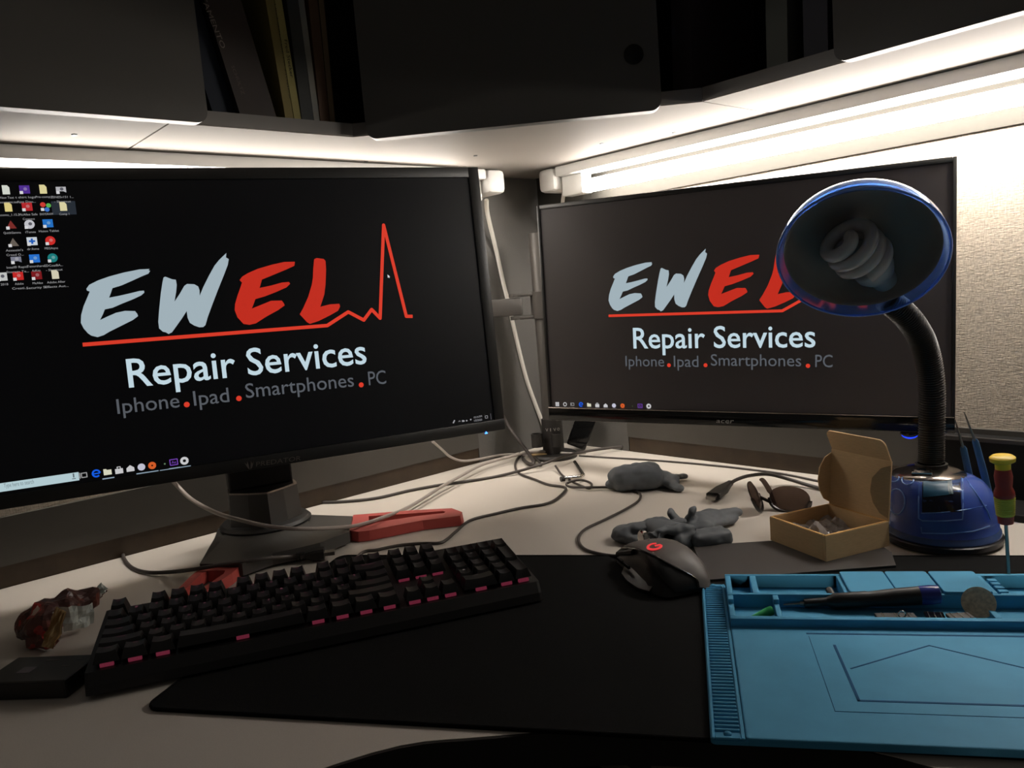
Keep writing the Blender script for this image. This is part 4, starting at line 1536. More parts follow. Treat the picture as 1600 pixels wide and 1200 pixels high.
def hump(x, y):
    """height of the top shell"""
    for i in range(len(secs) - 1):
        if secs[i][0] <= y <= secs[i + 1][0]:
            t = (y - secs[i][0]) / (secs[i + 1][0] - secs[i][0])
            wl = secs[i][1] + t * (secs[i + 1][1] - secs[i][1])
            wr = secs[i][2] + t * (secs[i + 1][2] - secs[i][2])
            h = secs[i][3] + t * (secs[i + 1][3] - secs[i][3])
            w = wr if x > 0 else wl
            c = min(0.98, (abs(x) / w)) ** (1 / 0.72)
            return 0.0025 + (h - 0.0025) * (math.sqrt(max(0, 1 - c * c)) ** 0.62)
    return 0.03


lc = V((-0.0105, -0.012, 0))
pts = [lc + V((0.0072 * math.cos(t), 0.0078 * math.sin(t), 0)) for t in [R(50 + 14 * k) for k in range(21)]] + [lc + V((0.0062, -0.0008, 0)), lc + V((0.0004, -0.0002, 0))]
for p in pts:
    p.z = hump(p.x, p.y) + 0.0006
m.tube(pts, 0.0017, 6, flat=0.5)
part('logo_light', m, M_LOGORED, mouse, local=True, smooth=True, label='glowing red round logo')

# ================================================================== BLUE REPAIR MAT
BO = V((0.1230, 0.5380, 0.0039))
BX = V((0.9755, -0.2202, 0))
BY = V((0.2202, 0.9755, 0))
bang = math.atan2(BX.y, BX.x)
bm_ = thing('repair_mat', 'blue silicone work mat with tool trays and a ribbed left edge', 'work mat', BO, (0, 0, bang))
TB = frame_T(BO, BX, BY, UP)
MW = 0.405
m = MB()
m.prism(rounded(0, -0.0125, 0.0262, 0.2785, 0.004, (1, 0, 0, 1)), 0, 0.0030)
part('ribbed_strip', m, M_BLUEMAT, bm_, local=True)
# strip: raised frame and ribs
m = MB()
for b_ in ((0.0006, -0.0118, 0.0030, 0.2778), (0.0212, -0.0118, 0.0240, 0.2778), (0.0030, 0.2715, 0.0212, 0.2778), (0.0030, -0.0118, 0.0212, -0.0085)):
    m.box(((b_[0] + b_[2]) / 2, (b_[1] + b_[3]) / 2, 0.0038), (b_[2] - b_[0], b_[3] - b_[1], 0.0020), None, 0.0006, 1)
y = 0.268
while y > -0.001:
    m.box((0.0121, y, 0.0036), (0.0176, 0.0026, 0.0018), None, 0.0006, 1)
    y -= 0.00535
part('ribs', m, M_BLUEMAT, bm_, local=True)
for yy in (0.2748, -0.0052):
    m = MB()
    m.ell((0.0121, yy, 0.0042), (0.0030, 0.0026, 0.0018))
    part('stud', m, M_BLUEMAT, bm_, local=True, smooth=True)
# the flat work surface
m = MB()
m.prism(rounded(0.0245, -0.0125, MW, 0.172, 0.003, (1, 1, 0, 0)), 0, 0.0058, None, 0.0012)
ws = part('work_surface', m, M_BLUEMAT, bm_, local=True)


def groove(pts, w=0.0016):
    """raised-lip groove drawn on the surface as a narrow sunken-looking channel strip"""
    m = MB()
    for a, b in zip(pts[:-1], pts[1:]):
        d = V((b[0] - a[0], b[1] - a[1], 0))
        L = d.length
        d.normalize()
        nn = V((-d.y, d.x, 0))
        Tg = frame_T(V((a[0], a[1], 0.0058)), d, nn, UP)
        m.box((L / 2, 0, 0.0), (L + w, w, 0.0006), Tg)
    part('groove', m, M_GRVSHADE, ws, local=True)


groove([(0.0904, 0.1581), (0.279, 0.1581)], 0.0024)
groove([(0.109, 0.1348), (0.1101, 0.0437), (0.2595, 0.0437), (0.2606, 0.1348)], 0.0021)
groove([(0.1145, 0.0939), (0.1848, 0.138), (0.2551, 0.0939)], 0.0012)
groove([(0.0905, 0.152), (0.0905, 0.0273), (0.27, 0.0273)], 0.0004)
# tool tray: floor, walls, partitions
m = MB()
m.box(((0.0245 + MW) / 2, 0.222, 0.0025), (MW - 0.0245, 0.098, 0.005))
part('tray_floor', m, M_BLUEMAT, bm_, local=True)
ZT_ = 0.0185


def wall(x0, y0, x1, y1, h=ZT_, nm='tray_wall'):
    m = MB()
    m.box(((x0 + x1) / 2, (y0 + y1) / 2, (h + 0.0045) / 2 + 0.0), (x1 - x0, y1 - y0, h - 0.0045), Matrix.Translation(V((0, 0, 0.00225))), 0.0009, 2)
    return m


m = MB()
for w_ in ((0.0245, 0.2665, MW, 0.2712), (0.0245, 0.2165, MW, 0.2208), (0.0245, 0.2208, 0.0300, 0.2665), (0.0490, 0.2208, 0.0552, 0.2665), (0.1335, 0.2208, 0.1380, 0.2665), (0.2615, 0.2208, 0.2668, 0.2665), (MW - 0.006, 0.2208, MW, 0.2665)):
    x0, y0, x1, y1 = w_
    m.box(((x0 + x1) / 2, (y0 + y1) / 2, 0.01175), (x1 - x0, y1 - y0, 0.0135), None, 0.0008, 2)
part('upper_tray_walls', m, M_BLUEMAT, bm_, local=True, smooth=True)
m = MB()
for w_ in ((0.0245, 0.1700, MW, 0.1768), (0.0245, 0.1768, 0.0297, 0.2165), (0.0667, 0.1768, 0.0715, 0.2165), (0.2490, 0.1768, 0.2545, 0.2165), (MW - 0.006, 0.1768, MW, 0.2165)):
    x0, y0, x1, y1 = w_
    m.box(((x0 + x1) / 2, (y0 + y1) / 2, 0.0095), (x1 - x0, y1 - y0, 0.009), None, 0.0008, 2)
part('lower_tray_walls', m, M_BLUEMAT, bm_, local=True, smooth=True)
for x_ in (0.0271, 0.0691, 0.2517):
    m = MB()
    m.box((x_, 0.2100, 0.0160), (0.0052, 0.0115, 0.005), None, 0.0008, 2)
    part('wall_post', m, M_BLUEMAT, bm_, local=True, smooth=True)
for x0, x1 in ((0.1376, 0.1792), (0.1801, 0.2185), (0.2204, 0.2618)):
    m = MB()
    m.prism(rounded(x0, 0.2178, x1, 0.2712, 0.003, (1, 1, 1, 1)), 0.0187, 0.0212, None, 0.0007)
    part('compartment_lid', m, M_BLUEMAT, bm_, local=True)
m = MB()
for k in range(5):
    m.box((0.2735, 0.2565 - 0.009 * k, 0.0115), (0.008, 0.0064, 0.013), None, 0.0006)
part('bit_rack', m, M_BLUEMAT, bm_, local=True)


def onmat(x, y, z):
    return BO + BX * x + BY * y + UP * z


# --- tools lying in the trays
a, b = onmat(0.0375, 0.1835, 0.0066), onmat(0.0640, 0.1985, 0.0098)
m = MB()
d = (b - a).normalized()
m.tube([a + d * 0.001, a + d * 0.004, a + d * 0.022, a + d * 0.0255, a + d * 0.0262, a + d * 0.0305], [0.0007, 0.0011, 0.0036, 0.0040, 0.0044, 0.0044], 16)
nz = single('dispensing_nozzle', m, M_GREEN, 'small green tapered nozzle tip in the left tray cell', 'nozzle', smooth=True)
# precision screwdriver
a, b = Z((1224, 945), 0.0130), Z((1453, 929.5), 0.0235)
d = (b - a).normalized()
sd = thing('precision_screwdriver', 'black precision screwdriver with a blue end cap lying across the tray', 'screwdriver', (a + b) / 2 - UP * 0.006)
m = MB()
m.tube([a, a + d * 0.010, a + d * 0.016], [0.0009, 0.0011, 0.0011], 10)
m.tube([a + d * 0.0155, a + d * 0.019], 0.0021, 10)
part('bit', m, M_STEEL, sd, smooth=True)
m = MB()
m.tube([a + d * 0.019, a + d * 0.0195, a + d * 0.040, a + d * 0.0405, a + d * 0.047, a + d * 0.075, a + d * 0.078, a + d * 0.100, a + d * 0.122], [0.0030, 0.0042, 0.0042, 0.0046, 0.0076, 0.0076, 0.0070, 0.0082, 0.0086], 20)
part('handle', m, M_STANDBLK, sd, smooth=True, ang=30)
m = MB()
m.tube([a + d * 0.122, a + d * 0.1225, a + d * 0.131, a + d * 0.1385, a + d * 0.1395], [0.0084, 0.0087, 0.0090, 0.0082, 0.006], 24)
part('end_cap', m, M_NAVY, sd, smooth=True, ang=50, label='blue rotating end cap')
# metal bit leaning in the upper tray
a, b = onmat(0.1260, 0.2245, 0.0082), onmat(0.1215, 0.2440, 0.0155)
d = (b - a).normalized()
bt_ = thing('driver_bit', 'short grey metal bit leaning in the upper tray, left of the lids', 'bit', a)
m = MB()
m.tube([a + d * 0.005, a + d * 0.0055, a + d * 0.017, a + d * 0.018], [0.0030, 0.0034, 0.0034, 0.0028], 16)
part('shank', m, M_ARM, bt_, smooth=True, ang=40)
m = MB()
m.tube([a, a + d * 0.005], 0.0018, 10)
part('tip', m, M_CHROME, bt_, smooth=True)
# coin standing against the wall of the lower tray
cc = Z((1529, 941.5), 0.0225)
cn = (BY * -0.80 + UP * 0.50 + BX * -0.28).normalized()
cx_ = cn.orthogonal().normalized()
Tc = frame_T(cc, cx_, cn.cross(cx_), cn)
m = MB()
m.lathe([(0.0001, 0.0006), (0.0112, 0.0006), (0.0118, 0.0010), (0.0139, 0.0010), (0.0140, -0.0009), (0.0001, -0.0009)], 40, Tc)
coin = thing('coin', 'worn silver coin standing tilted in the tray', 'coin', cc - UP * 0.012)
part('disc', m, M_BRASS, coin, smooth=True, ang=30)
m = MB()
prof_ = [(0.001, 0.0075), (0.0035, 0.0065), (0.0045, 0.0045), (0.0040, 0.0030), (0.0058, 0.0010), (0.0042, 0.0004), (0.0044, -0.0012), (0.0034, -0.0030), (0.0040, -0.0058), (-0.0030, -0.0068), (-0.0032, -0.0040), (-0.0046, -0.0010), (-0.0046, 0.0040), (-0.0025, 0.0068)]
m.prism([(p[0], p[1]) for p in prof_][::-1], 0.0006, 0.0011, Tc)
part('relief', m, M_BRASS, coin)
# loose phone parts on the tray floor
G = 'loose parts under the precision screwdriver'
for (x, y, w, h, ang, mt, nm, lb) in ((0.170, 0.1850, 0.034, 0.011, 0.05, M_STANDBLK, 'black_plate', 'thin black plate with bright strips on the tray floor under the screwdriver'), (0.2030, 0.1865, 0.016, 0.014, -0.1, M_GLOSSBLK, 'black_module', 'small gloss black square part below the blue screwdriver cap'),
                                      (0.2235, 0.1860, 0.020, 0.012, 0.15, M_SHEET, 'metal_plate', 'grey metal plate with bright strips beside the coin')):
    r = thing(nm, lb, 'loose part', onmat(x, y, 0.0088), (0, 0, bang + ang))
    m = MB()
    m.box((0, 0, 0.0018), (w, h, 0.0030), None, 0.0005)
    part('plate', m, mt, r, local=True)
    m = MB()
    for k in range(3):
        m.box((-w * 0.32 + w * 0.32 * k, 0, 0.0036), (0.0008, h * 0.9, 0.0006))
    part('contact_strip', m, M_CHROME, r, local=True)
m = MB()
c = onmat(0.1745, 0.1815, 0.0145)
m.tube([c + BX * (0.0030 * math.cos(t)) + UP * (0.0032 * math.sin(t)) for t in [2 * PI * k / 16 for k in range(17)]], 0.0007, 6)
single('metal_ring', m, M_CHROME, 'tiny bright wire ring under the screwdriver handle', 'ring', smooth=True)

# ================================================================== RED AND YELLOW SCREWDRIVER standing in the mat
t0 = Z((1576, 896), 0.0215)
t1 = PL((1566, 712), V((0, 1, 0)), t0.y - 0.004)
d = (t1 - t0).normalized()
L = (t1 - t0).length
ts = thing('screwdriver', 'red and yellow screwdriver standing upright in the blue mat', 'screwdriver', t0 - d * 0.012)
m = MB()
m.tube([t0 - d * 0.010, t0 + d * (L * 0.47)], 0.0017, 12)
part('shaft', m, M_STEEL, ts, smooth=True)


def hz(f):
    return t0 + d * (L * f)


m = MB()
m.tube([hz(0.43), hz(0.435), hz(0.50)], [0.0052, 0.0066, 0.0072], 20)
m.tube([hz(0.655), hz(0.665), hz(0.70), hz(0.74), hz(0.78), hz(0.83), hz(0.89)], [0.0082, 0.0092, 0.0088, 0.0070, 0.0076, 0.0080, 0.0068], 22)
part('handle_core', m, M_DRED, ts, smooth=True, ang=50)
m = MB()
rr, pp_ = [], []
for k in range(19):
    f = 0.50 + 0.155 * k / 18
    pp_.append(hz(f))
    rr.append((0.0078 + 0.0012 * k / 18) + (0.0003 if k % 2 else -0.0002))
m.tube(pp_, rr, 22)
part('rubber_grip', m, M_OLIVE, ts, smooth=True, label='ribbed yellow green grip')
m = MB()
m.tube([hz(0.885), hz(0.935), hz(0.955), hz(0.985), hz(1.0), hz(0.997)], [0.0066, 0.0068, 0.0108, 0.0112, 0.0092, 0.006], 24)
part('swivel_cap', m, M_YELLOW, ts, smooth=True, ang=50, label='yellow swivel cap')

# ================================================================== DESK LAMP
lc = V((0.497, 0.906, 0))
cp = PL((1449, 737), V((0, 1, 0)), 0.918)         # centre of the smoked chrome plate
lamp = thing('desk_lamp', 'translucent blue organizer desk lamp with a black gooseneck and spiral bulb', 'lamp', (lc.x, lc.y, 0))
m = MB()
m.lathe([(0.0001, 0.0005), (0.060, 0.0005), (0.063, 0.004), (0.063, 0.009), (0.058, 0.012), (0.0001, 0.012)], 48, Matrix.Translation(lc))
part('base_plate', m, M_LAMPBASE, lamp, smooth=True)
def lring(f, r, dz=0.0, n=48):
    c = lc.lerp(V((cp.x, cp.y, 0)), f)
    return [V((c.x + r * math.cos(2 * PI * k / n), c.y + r * math.sin(2 * PI * k / n), dz)) for k in range(n)]
H = cp.z
shape = [(0.0, 0.0610, 0.0115), (0.0, 0.0605, 0.016), (0.0, 0.0590, 0.017), (0.02, 0.0580, H * 0.36), (0.07, 0.0570, H * 0.60), (0.22, 0.0545, H * 0.76), (0.50, 0.0505, H * 0.88), (0.80, 0.0455, H * 0.95), (1.0, 0.0400, H * 0.985)]
m = MB()
m.loft([lring(f, r, z) for f, r, z in shape], False, False)
sh = part('organizer_shell', m, M_LAMPBLUE, lamp, smooth=True, ang=60)
m = MB()
m.loft([lring(f, r - 0.004, z) for f, r, z in shape[2:]], True, True)
part('inner_wall', m, M_LAMPBLUE2, lamp, smooth=True, ang=60)
m = MB()
Tc = Matrix.Translation(V((cp.x, cp.y, H)))
m.lathe([(0.0001, 0.0055), (0.020, 0.0050), (0.034, 0.0025), (0.0405, -0.0010), (0.0412, -0.0030), (0.0390, -0.0034)], 48, Tc)
part('top_plate', m, M_GREYCHROME, lamp, smooth=True, ang=60)
vv = V((-cp.x, -cp.y, 0)).normalized()
vs2 = V((-vv.y, vv.x, 0))
m = MB()
Ts = frame_T(V((cp.x, cp.y, H + 0.0045)) + vv * 0.020 - vs2 * 0.006, vs2, -vv, UP)
m.box((0, 0, 0.0005), (0.022, 0.020, 0.0030), Ts, 0.0008)
m.box((0, 0, 0.0022), (0.016, 0.014, 0.0022), Ts, 0.0006)
sw = part('switch_frame', m, M_GREYCHROME, lamp)
m = MB()
m.box((0, 0, 0.0038), (0.010, 0.009, 0.0020), Ts, 0.0006)
part('switch', m, M_GLOSSBLK, sw)
# window recess and pen holes on the front of the organizer, as raised rims that follow the shell


def shell_pt(px, lift=0.0012):
    """first hit of the view ray with the lofted shell, pushed outwards"""
    o, d = CAM, ray(px)
    best = None
    for k in range(400):
        t = 0.80 + k * 0.0006
        p = o + d * t
        for (f0, r0, z0), (f1, r1, z1) in zip(shape[1:-1], shape[2:]):
            if z0 <= p.z <= z1 and z1 > z0:
                u = (p.z - z0) / (z1 - z0)
                c = lc.lerp(V((cp.x, cp.y, 0)), f0 + (f1 - f0) * u)
                if (V((p.x, p.y, 0)) - V((c.x, c.y, 0))).length <= r0 + (r1 - r0) * u:
                    n = (V((p.x, p.y, 0)) - V((c.x, c.y, 0))).normalized()
                    return p + (n + UP * 0.3).normalized() * lift
    return o + d * 0.95


def rim(nm, pxs, r=0.0009, mt=M_LAMPRIM, closed=True):
    pts = [shell_pt(p) for p in (pxs + pxs[:1] if closed else pxs)]
    mm = MB()
    mm.tube(pts, r, 6)
    return part(nm, mm, mt, lamp, smooth=True)


rim('window_rim', [(1437, 750), (1440, 747.5), (1470, 747), (1498, 745.5), (1502, 748), (1503, 770), (1504, 800), (1503, 812), (1480, 814), (1442, 814), (1436, 810), (1436, 780)])
rim('window_rim', [(1440, 802), (1470, 801), (1505, 797), (1540, 790)], 0.0006, closed=False)
rim('drawer_rim', [(1440, 824), (1441, 833), (1480, 834), (1520, 830), (1545, 822)], 0.0008, closed=False)
for cx0, cy0, rx, ry in ((1398, 746, 8, 7), (1419, 750, 9, 7.5), (1402, 784, 13, 20)):
    rim('pen_hole_rim', [(cx0 + rx * math.cos(2 * PI * k / 16), cy0 + ry * math.sin(2 * PI * k / 16)) for k in range(16)], 0.0008)
rim('side_rim', [(1502, 742), (1516, 760), (1530, 780), (1542, 800), (1546, 812)], 0.0008, closed=False)
def shell_patch(nm, q, lift, mt, label=None, th=0.0008):
    mm = MB()
    nu, nv = 10, 8
    pts = []
    for i in range(nu):
        for k in range(nv):
            u, v = i / (nu - 1), k / (nv - 1)
            x = (q[0][0] * (1 - u) + q[1][0] * u) * (1 - v) + (q[3][0] * (1 - u) + q[2][0] * u) * v
            y = (q[0][1] * (1 - u) + q[1][1] * u) * (1 - v) + (q[3][1] * (1 - u) + q[2][1] * u) * v
            pts.append(shell_pt((x, y), lift))
    mm.grid(lambda u, v: pts[round(u * (nu - 1)) * nv + round(v * (nv - 1))], nu, nv)
    return part(nm, mm, mt, lamp, smooth=True, label=label)


shell_patch('window_shade_patch', ((1441, 749.5), (1500, 747.5), (1502, 800), (1441, 801)), 0.0006, mat('window inner shade', srgb(8, 12, 32), 0.2))  # patch on the shell, the recess's inner shade put into its colour
shell_patch('teal_card', ((1443, 751.5), (1487, 750.5), (1483, 773), (1443, 777)), 0.0011, M_TEAL, 'teal card behind the organizer window')
shell_patch('white_slip', ((1479, 751), (1486, 751), (1489, 772), (1482, 772)), 0.0015, mat('pale slip', srgb(84, 104, 112), 0.4))
# gooseneck
def LP(px, y):
    return PL(px, V((0, 1, 0)), y)
neck_px = [((1455, 722), 0.925), ((1455.5, 690), 0.925), ((1456, 650), 0.925), ((1456, 610), 0.922), ((1452, 572), 0.918), ((1444, 540), 0.913), ((1432, 515), 0.906), ((1412, 490), 0.898), ((1385, 468), 0.893)]
cl = spline([LP(p, y) for p, y in neck_px], 40)
m = MB()
rr = [0.01395 + 0.0008 * (1 if (k // 2) % 2 else -1) for k in range(len(cl))]
m.tube(cl, rr, 20)
part('gooseneck', m, M_NECK, lamp, smooth=True, ang=60)
m = MB()
m.lathe([(0.0150, 0.0040), (0.0178, 0.0040), (0.0178, 0.0080), (0.0150, 0.0085)], 28, frame_T(V((cl[0].x, cl[0].y, H)), V((1, 0, 0)), V((0, 1, 0)), UP))
part('neck_collar', m, M_STANDBLK, lamp, smooth=True)
# shade: a bowl whose opening looks at the viewer and down
sc_ = LP((1345, 400), 0.845)
view = (CAM - sc_).normalized()
hor = view.cross(UP).normalized()
ang_open = R(38)
sn = Matrix.Rotation(-ang_open, 3, hor) @ view
if sn.z > view.z:
    sn = Matrix.Rotation(ang_open, 3, hor) @ view
sx_ = hor.copy()
sx_ = (Matrix.Rotation(R(-3), 3, view) @ sx_)
sx_ = (sx_ - sn * sx_.dot(sn)).normalized()
sy_ = sn.cross(sx_).normalized()
TS = frame_T(sc_, sx_, sy_, sn)
SR_ = 0.905 * (138.0 / F_PX) * (sc_ - CAM).dot(_fwd)
dep = 0.066
m = MB()
prof = [(SR_ * math.cos(t), -dep * math.sin(t)) for t in [R(90 * k / 18) for k in range(18)]] + [(0.004, -dep)]
inner = [(r - 0.0022 if r > 0.01 else r, z + 0.0022) for r, z in prof][::-1]
m.lathe(inner + [(SR_ - 0.0022, 0.0), (SR_, 0.0)] + prof[1:], 64, TS)
part('shade', m, M_SHADE, lamp, smooth=True, ang=60, label='translucent blue bowl shade')
m = MB()
m.tube([TS @ V((SR_ * 0.996 * math.cos(2 * PI * k / 72), SR_ * 0.996 * math.sin(2 * PI * k / 72), 0.0005)) for k in range(73)], 0.0012, 8)
part('shade_rim', m, M_LAMPRIM, lamp, smooth=True)
m = MB()
RR = SR_ * 0.905
rp = [(RR * math.cos(t), -0.010 - (dep - 0.016) * math.sin(t)) for t in [R(90 * k / 14) for k in range(14)]] + [(0.003, -0.010 - (dep - 0.016))]
m.lathe([(RR + 0.0012, -0.009)] + rp, 56, TS)
part('reflector', m, M_REFL, lamp, smooth=True, ang=60)
for t, s in ((R(100), 1.0), (R(117), 0.8)):
    m = MB()
    e = [TS @ V(((SR_ * 0.985) * math.cos(t + 0.045 * s * math.cos(q)), (SR_ * 0.985) * math.sin(t + 0.045 * s * math.cos(q)), -0.016)) + UP * (0.0045 * s * math.sin(q)) for q in [R(15 * k) for k in range(13)]]
    m.tube(e, 0.0007, 6)
    part('shade_tab', m, M_LAMPRIM, lamp, smooth=True)
# spiral bulb lying across the bowl


def in_shade(px, z):
    p = PL(px, sn, sn.dot(sc_ + sn * z))
    return p


b0, b1 = in_shade((1376, 431), -0.034), in_shade((1294, 345), -0.020)
bd = (b1 - b0).normalized()
bx = bd.orthogonal().normalized()
by = bd.cross(bx)
BL = (b1 - b0).length
m = MB()
m.tube([b0 - bd * 0.012, b0, b0 + bd * 0.004, b0 + bd * 0.012, b0 + bd * 0.022, b0 + bd * 0.026], [0.014, 0.014, 0.018, 0.0220, 0.0220, 0.018], 28)
bb = part('bulb_ballast', m, M_CFLB, lamp, smooth=True, ang=50)
m = MB()
cr_, ct_ = 0.0240, 0.0075
pts = []
turns = 3.2
for k in range(120):
    t = k / 119
    a = 2 * PI * turns * t
    rr2 = cr_ * (1.0 if t < 0.86 else 1.0 - 0.75 * ((t - 0.86) / 0.14) ** 1.5)
    pts.append(b0 + bd * (0.030 + 0.046 * t) + bx * (rr2 * math.cos(a)) + by * (rr2 * math.sin(a)))
m.tube(pts, ct_, 12)
part('bulb_spiral', m, M_CFL, lamp, smooth=True, label='unlit white spiral bulb')

# tweezers standing in the organizer
tw = thing('tweezers', 'blue handled tweezers sticking up out of the blue lamp organizer', 'tweezers', LP((1540, 790), 0.906))
for g0, g1, tip in (((1526, 798), (1504.5, 697), (1492, 655)), ((1552, 794), (1523, 686), (1506, 643))):
    a, b, c = LP(g0, 0.908), LP(g1, 0.912), LP(tip, 0.914)
    m = MB()
    m.tube([a, a.lerp(b, 0.5), b.lerp(a, 0.04), b], [0.0030, 0.0042, 0.0038, 0.0024], 10, flat=0.5)
    ar = part('tweezer_arm', m, M_BLUESTEEL, tw, smooth=True)
    m = MB()
    m.tube([b.lerp(a, 0.03), b.lerp(c, 0.6), c], [0.0017, 0.0012, 0.0005], 8)
    part('tweezer_tip', m, M_STEEL, ar, smooth=True)

# ================================================================== LONG BLACK BOX by the right wall
bbx = thing('storage_box', 'long low black box along the foot of the right wall behind the lamp', 'box', AB(0.33, 1.15, 0), (0, 0, WANG))
m = MB()
i0, i1 = 0.445, -0.25
TX = frame_T(AB((i0 + i1) / 2, 0, 0), NB, NA, UP)
LB = i0 - i1
m.box((1.1655, 0, 0.0445), (0.027, LB, 0.087), TX, 0.0015)
part('body', m, M_BLACKBOX, bbx)
m = MB()
m.box((1.1540, 0, 0.0855), (0.005, LB - 0.004, 0.006), TX, 0.001)
part('edge_highlight', m, M_STAND, bbx)  # greyer strip, the top edge's highlight put into its colour
m = MB()
m.box((1.117, 0, 0.005), (0.070, LB, 0.009), TX, 0.0015)
part('low_strip', m, M_BLACKBOX, bbx)  # low black strip on the desk in front of the body

# ================================================================== CARDBOARD BOX with its lid up
BF = Z((1291, 878), 0.0055)
BL_ = Z((1207, 843), 0.0055)
BR_ = Z((1390, 853), 0.0055)
e1 = (BR_ - BF)
wbox = e1.length
e1.normalize()
e2 = (BL_ - BF)
e2 = (e2 - e1 * e2.dot(e1))
dbox = e2.length
e2.normalize()
cb = thing('cardboard_box', 'small brown cardboard box standing open with its lid folded up', 'box', BF + e1 * wbox / 2 + e2 * dbox / 2, (0, 0, math.atan2(e1.y, e1.x)))
HB = 0.0285
TK = frame_T(BF, e1, e2, UP)
t = 0.0016
m = MB()
m.box((wbox / 2, dbox / 2, t / 2 + 0.0002), (wbox, dbox, t), TK)
part('bottom', m, M_CARD, cb)
for nm, x0, y0, x1, y1 in (('front_wall', 0, 0, wbox, 0.0036), ('side_wall', 0, 0.0036, 0.0036, dbox), ('side_wall', wbox - 0.0036, 0.0036, wbox, dbox - 0.0), ('back_wall', 0.0036, dbox - 0.0018, wbox - 0.0036, dbox)):
    m = MB()
    m.box(((x0 + x1) / 2, (y0 + y1) / 2, HB / 2 + 0.001), (x1 - x0, y1 - y0, HB), TK, 0.0005)
    w_ = part(nm, m, M_CARD, cb)
    m = MB()
    m.box(((x0 + x1) / 2, (y0 + y1) / 2, HB + 0.0011), (max(0.0006, x1 - x0 - 0.0008), max(0.0006, y1 - y0 - 0.0008), 0.0010), TK)
    part('top_fold', m, M_CARDIN, w_)
# the lid is hinged on the far right edge and stands up, leaning back a little
hA, hB_ = TK @ V((wbox, 0.0, HB)), TK @ V((wbox, dbox, HB))
upv = (UP + e1 * 0.10).normalized()
top_q = PL((1369, 716), e1, e1.dot(hA) + 0.008)
LHgt = (top_q.z - hA.z) * 1.005
ln_ = e2.cross(upv).normalized()
TLd = frame_T(hA + upv * 0.0005, e2, upv, ln_)
m = MB()
m.box((dbox / 2, LHgt / 2, 0), (dbox, LHgt, 0.0016), TLd, 0.0003)
lid = part('lid', m, M_CARD, cb)
up2 = (UP * 0.93 - e1 * 0.36).normalized()
TF = frame_T(hA + upv * (LHgt + 0.0008), e2, up2, e2.cross(up2).normalized())
m = MB()
m.prism(rounded(0.001, 0.0, dbox - 0.001, 0.0275, 0.008, (0, 0, 1, 1)), -0.0008, 0.0008, TF)
part('tuck_flap', m, M_CARD, cb)
for y0_, sgn in ((0.0, 1), (dbox, -1)):
    m = MB()
    fd = (-e1 * (0.95 if sgn < 0 else 0.45) + e2 * (sgn * (0.1 if sgn < 0 else 0.80))).normalized()
    TG = frame_T(hA + e2 * y0_ + upv * 0.004 - e1 * 0.001, fd, upv, fd.cross(upv).normalized())
    LH2 = LHgt - 0.008
    m.prism([(0.0, 0.0), (0.010, 0.006), (0.018, 0.018), (0.0215, LH2 * 0.5), (0.020, LH2 - 0.016), (0.011, LH2 - 0.004), (0.0, LH2)], -0.0007, 0.0007, TG)
    part('side_flap', m, M_CARD, cb)
m = MB()
m.box((dbox * 0.42, 0.022, 0.0010), (0.012, 0.010, 0.0003), TF)
part('tape', m, M_FILM, cb, label='strip of clear tape')
# clear plastic bag in the box
m = MB()


def bagf(u, v):
    x = 0.006 + u * (wbox - 0.014)
    y = 0.006 + v * (dbox - 0.014)
    q = V((x * 55, y * 55, 1.3))
    k = noise.noise(q) + 0.6 * noise.noise(q * 2.4)
    edge = 1 - max(0, (0.22 - v) / 0.22) * 0.0
    z = 0.0150 + 0.0075 * k + 0.020 * math.exp(-((u - 0.10) ** 2 + (v - 0.30) ** 2) / 0.02)
    return TK @ V((x, y, max(0.003, min(z, 0.040))))


m.grid(bagf, 30, 26)
bag = single('plastic_bag', m, M_FILM, 'crumpled clear plastic bag lying inside the cardboard box', 'bag', smooth=False)
m = MB()
m.box((wbox * 0.52, dbox * 0.5, 0.0065), (wbox * 0.72, dbox * 0.66, 0.009), TK, 0.002)
single('plastic_tray', m, mat('smoky tray', srgb(84, 72, 66), 0.35), 'smoky grey insert under the clear bag in the box', 'insert')

# ================================================================== SUNGLASSES
g0 = Z((1225, 801), 0.0)
sg = thing('sunglasses', 'brown tinted sunglasses lying behind the cardboard box', 'sunglasses', g0)


def lens(cpx, hw, hh, yaw, ypl, nm):
    c = PL(cpx, V((0, 1, 0)), ypl)
    ex = V((math.cos(yaw), math.sin(yaw), 0))
    ey = (UP * 0.94 + V((-math.sin(yaw), math.cos(yaw), 0)) * 0.34).normalized()
    en = ex.cross(ey).normalized()
    Tq = frame_T(c, ex, ey, en)
    mm = MB()
    n = 28

    def outl(k, s=1.0):
        a = 2 * PI * k / n
        cx1, sy1 = math.cos(a), math.sin(a)
        return (hw * s * abs(cx1) ** 0.85 * (1 if cx1 > 0 else -1), hh * s * abs(sy1) ** 0.85 * (1 if sy1 > 0 else -1) - 0.1 * hh * s * cx1)
    rings = []
    for s in (0.02, 0.4, 0.7, 1.0):
        rings.append([Tq @ V((*outl(k, s), 0.005 * (1 - s * s))) for k in range(n)])
    bk = [[p - en * 0.0016 for p in r] for r in rings[::-1]]
    mm.loft(rings + bk, True, True)
    ob = part(nm, mm, M_LENS, sg, smooth=True, ang=50)
    mm = MB()
    mm.tube([Tq @ V((*outl(k), 0)) for k in range(n // 2, n + 1)], 0.0026, 8)
    part('rim', mm, M_FRAME, sg, smooth=True)
    return Tq, outl


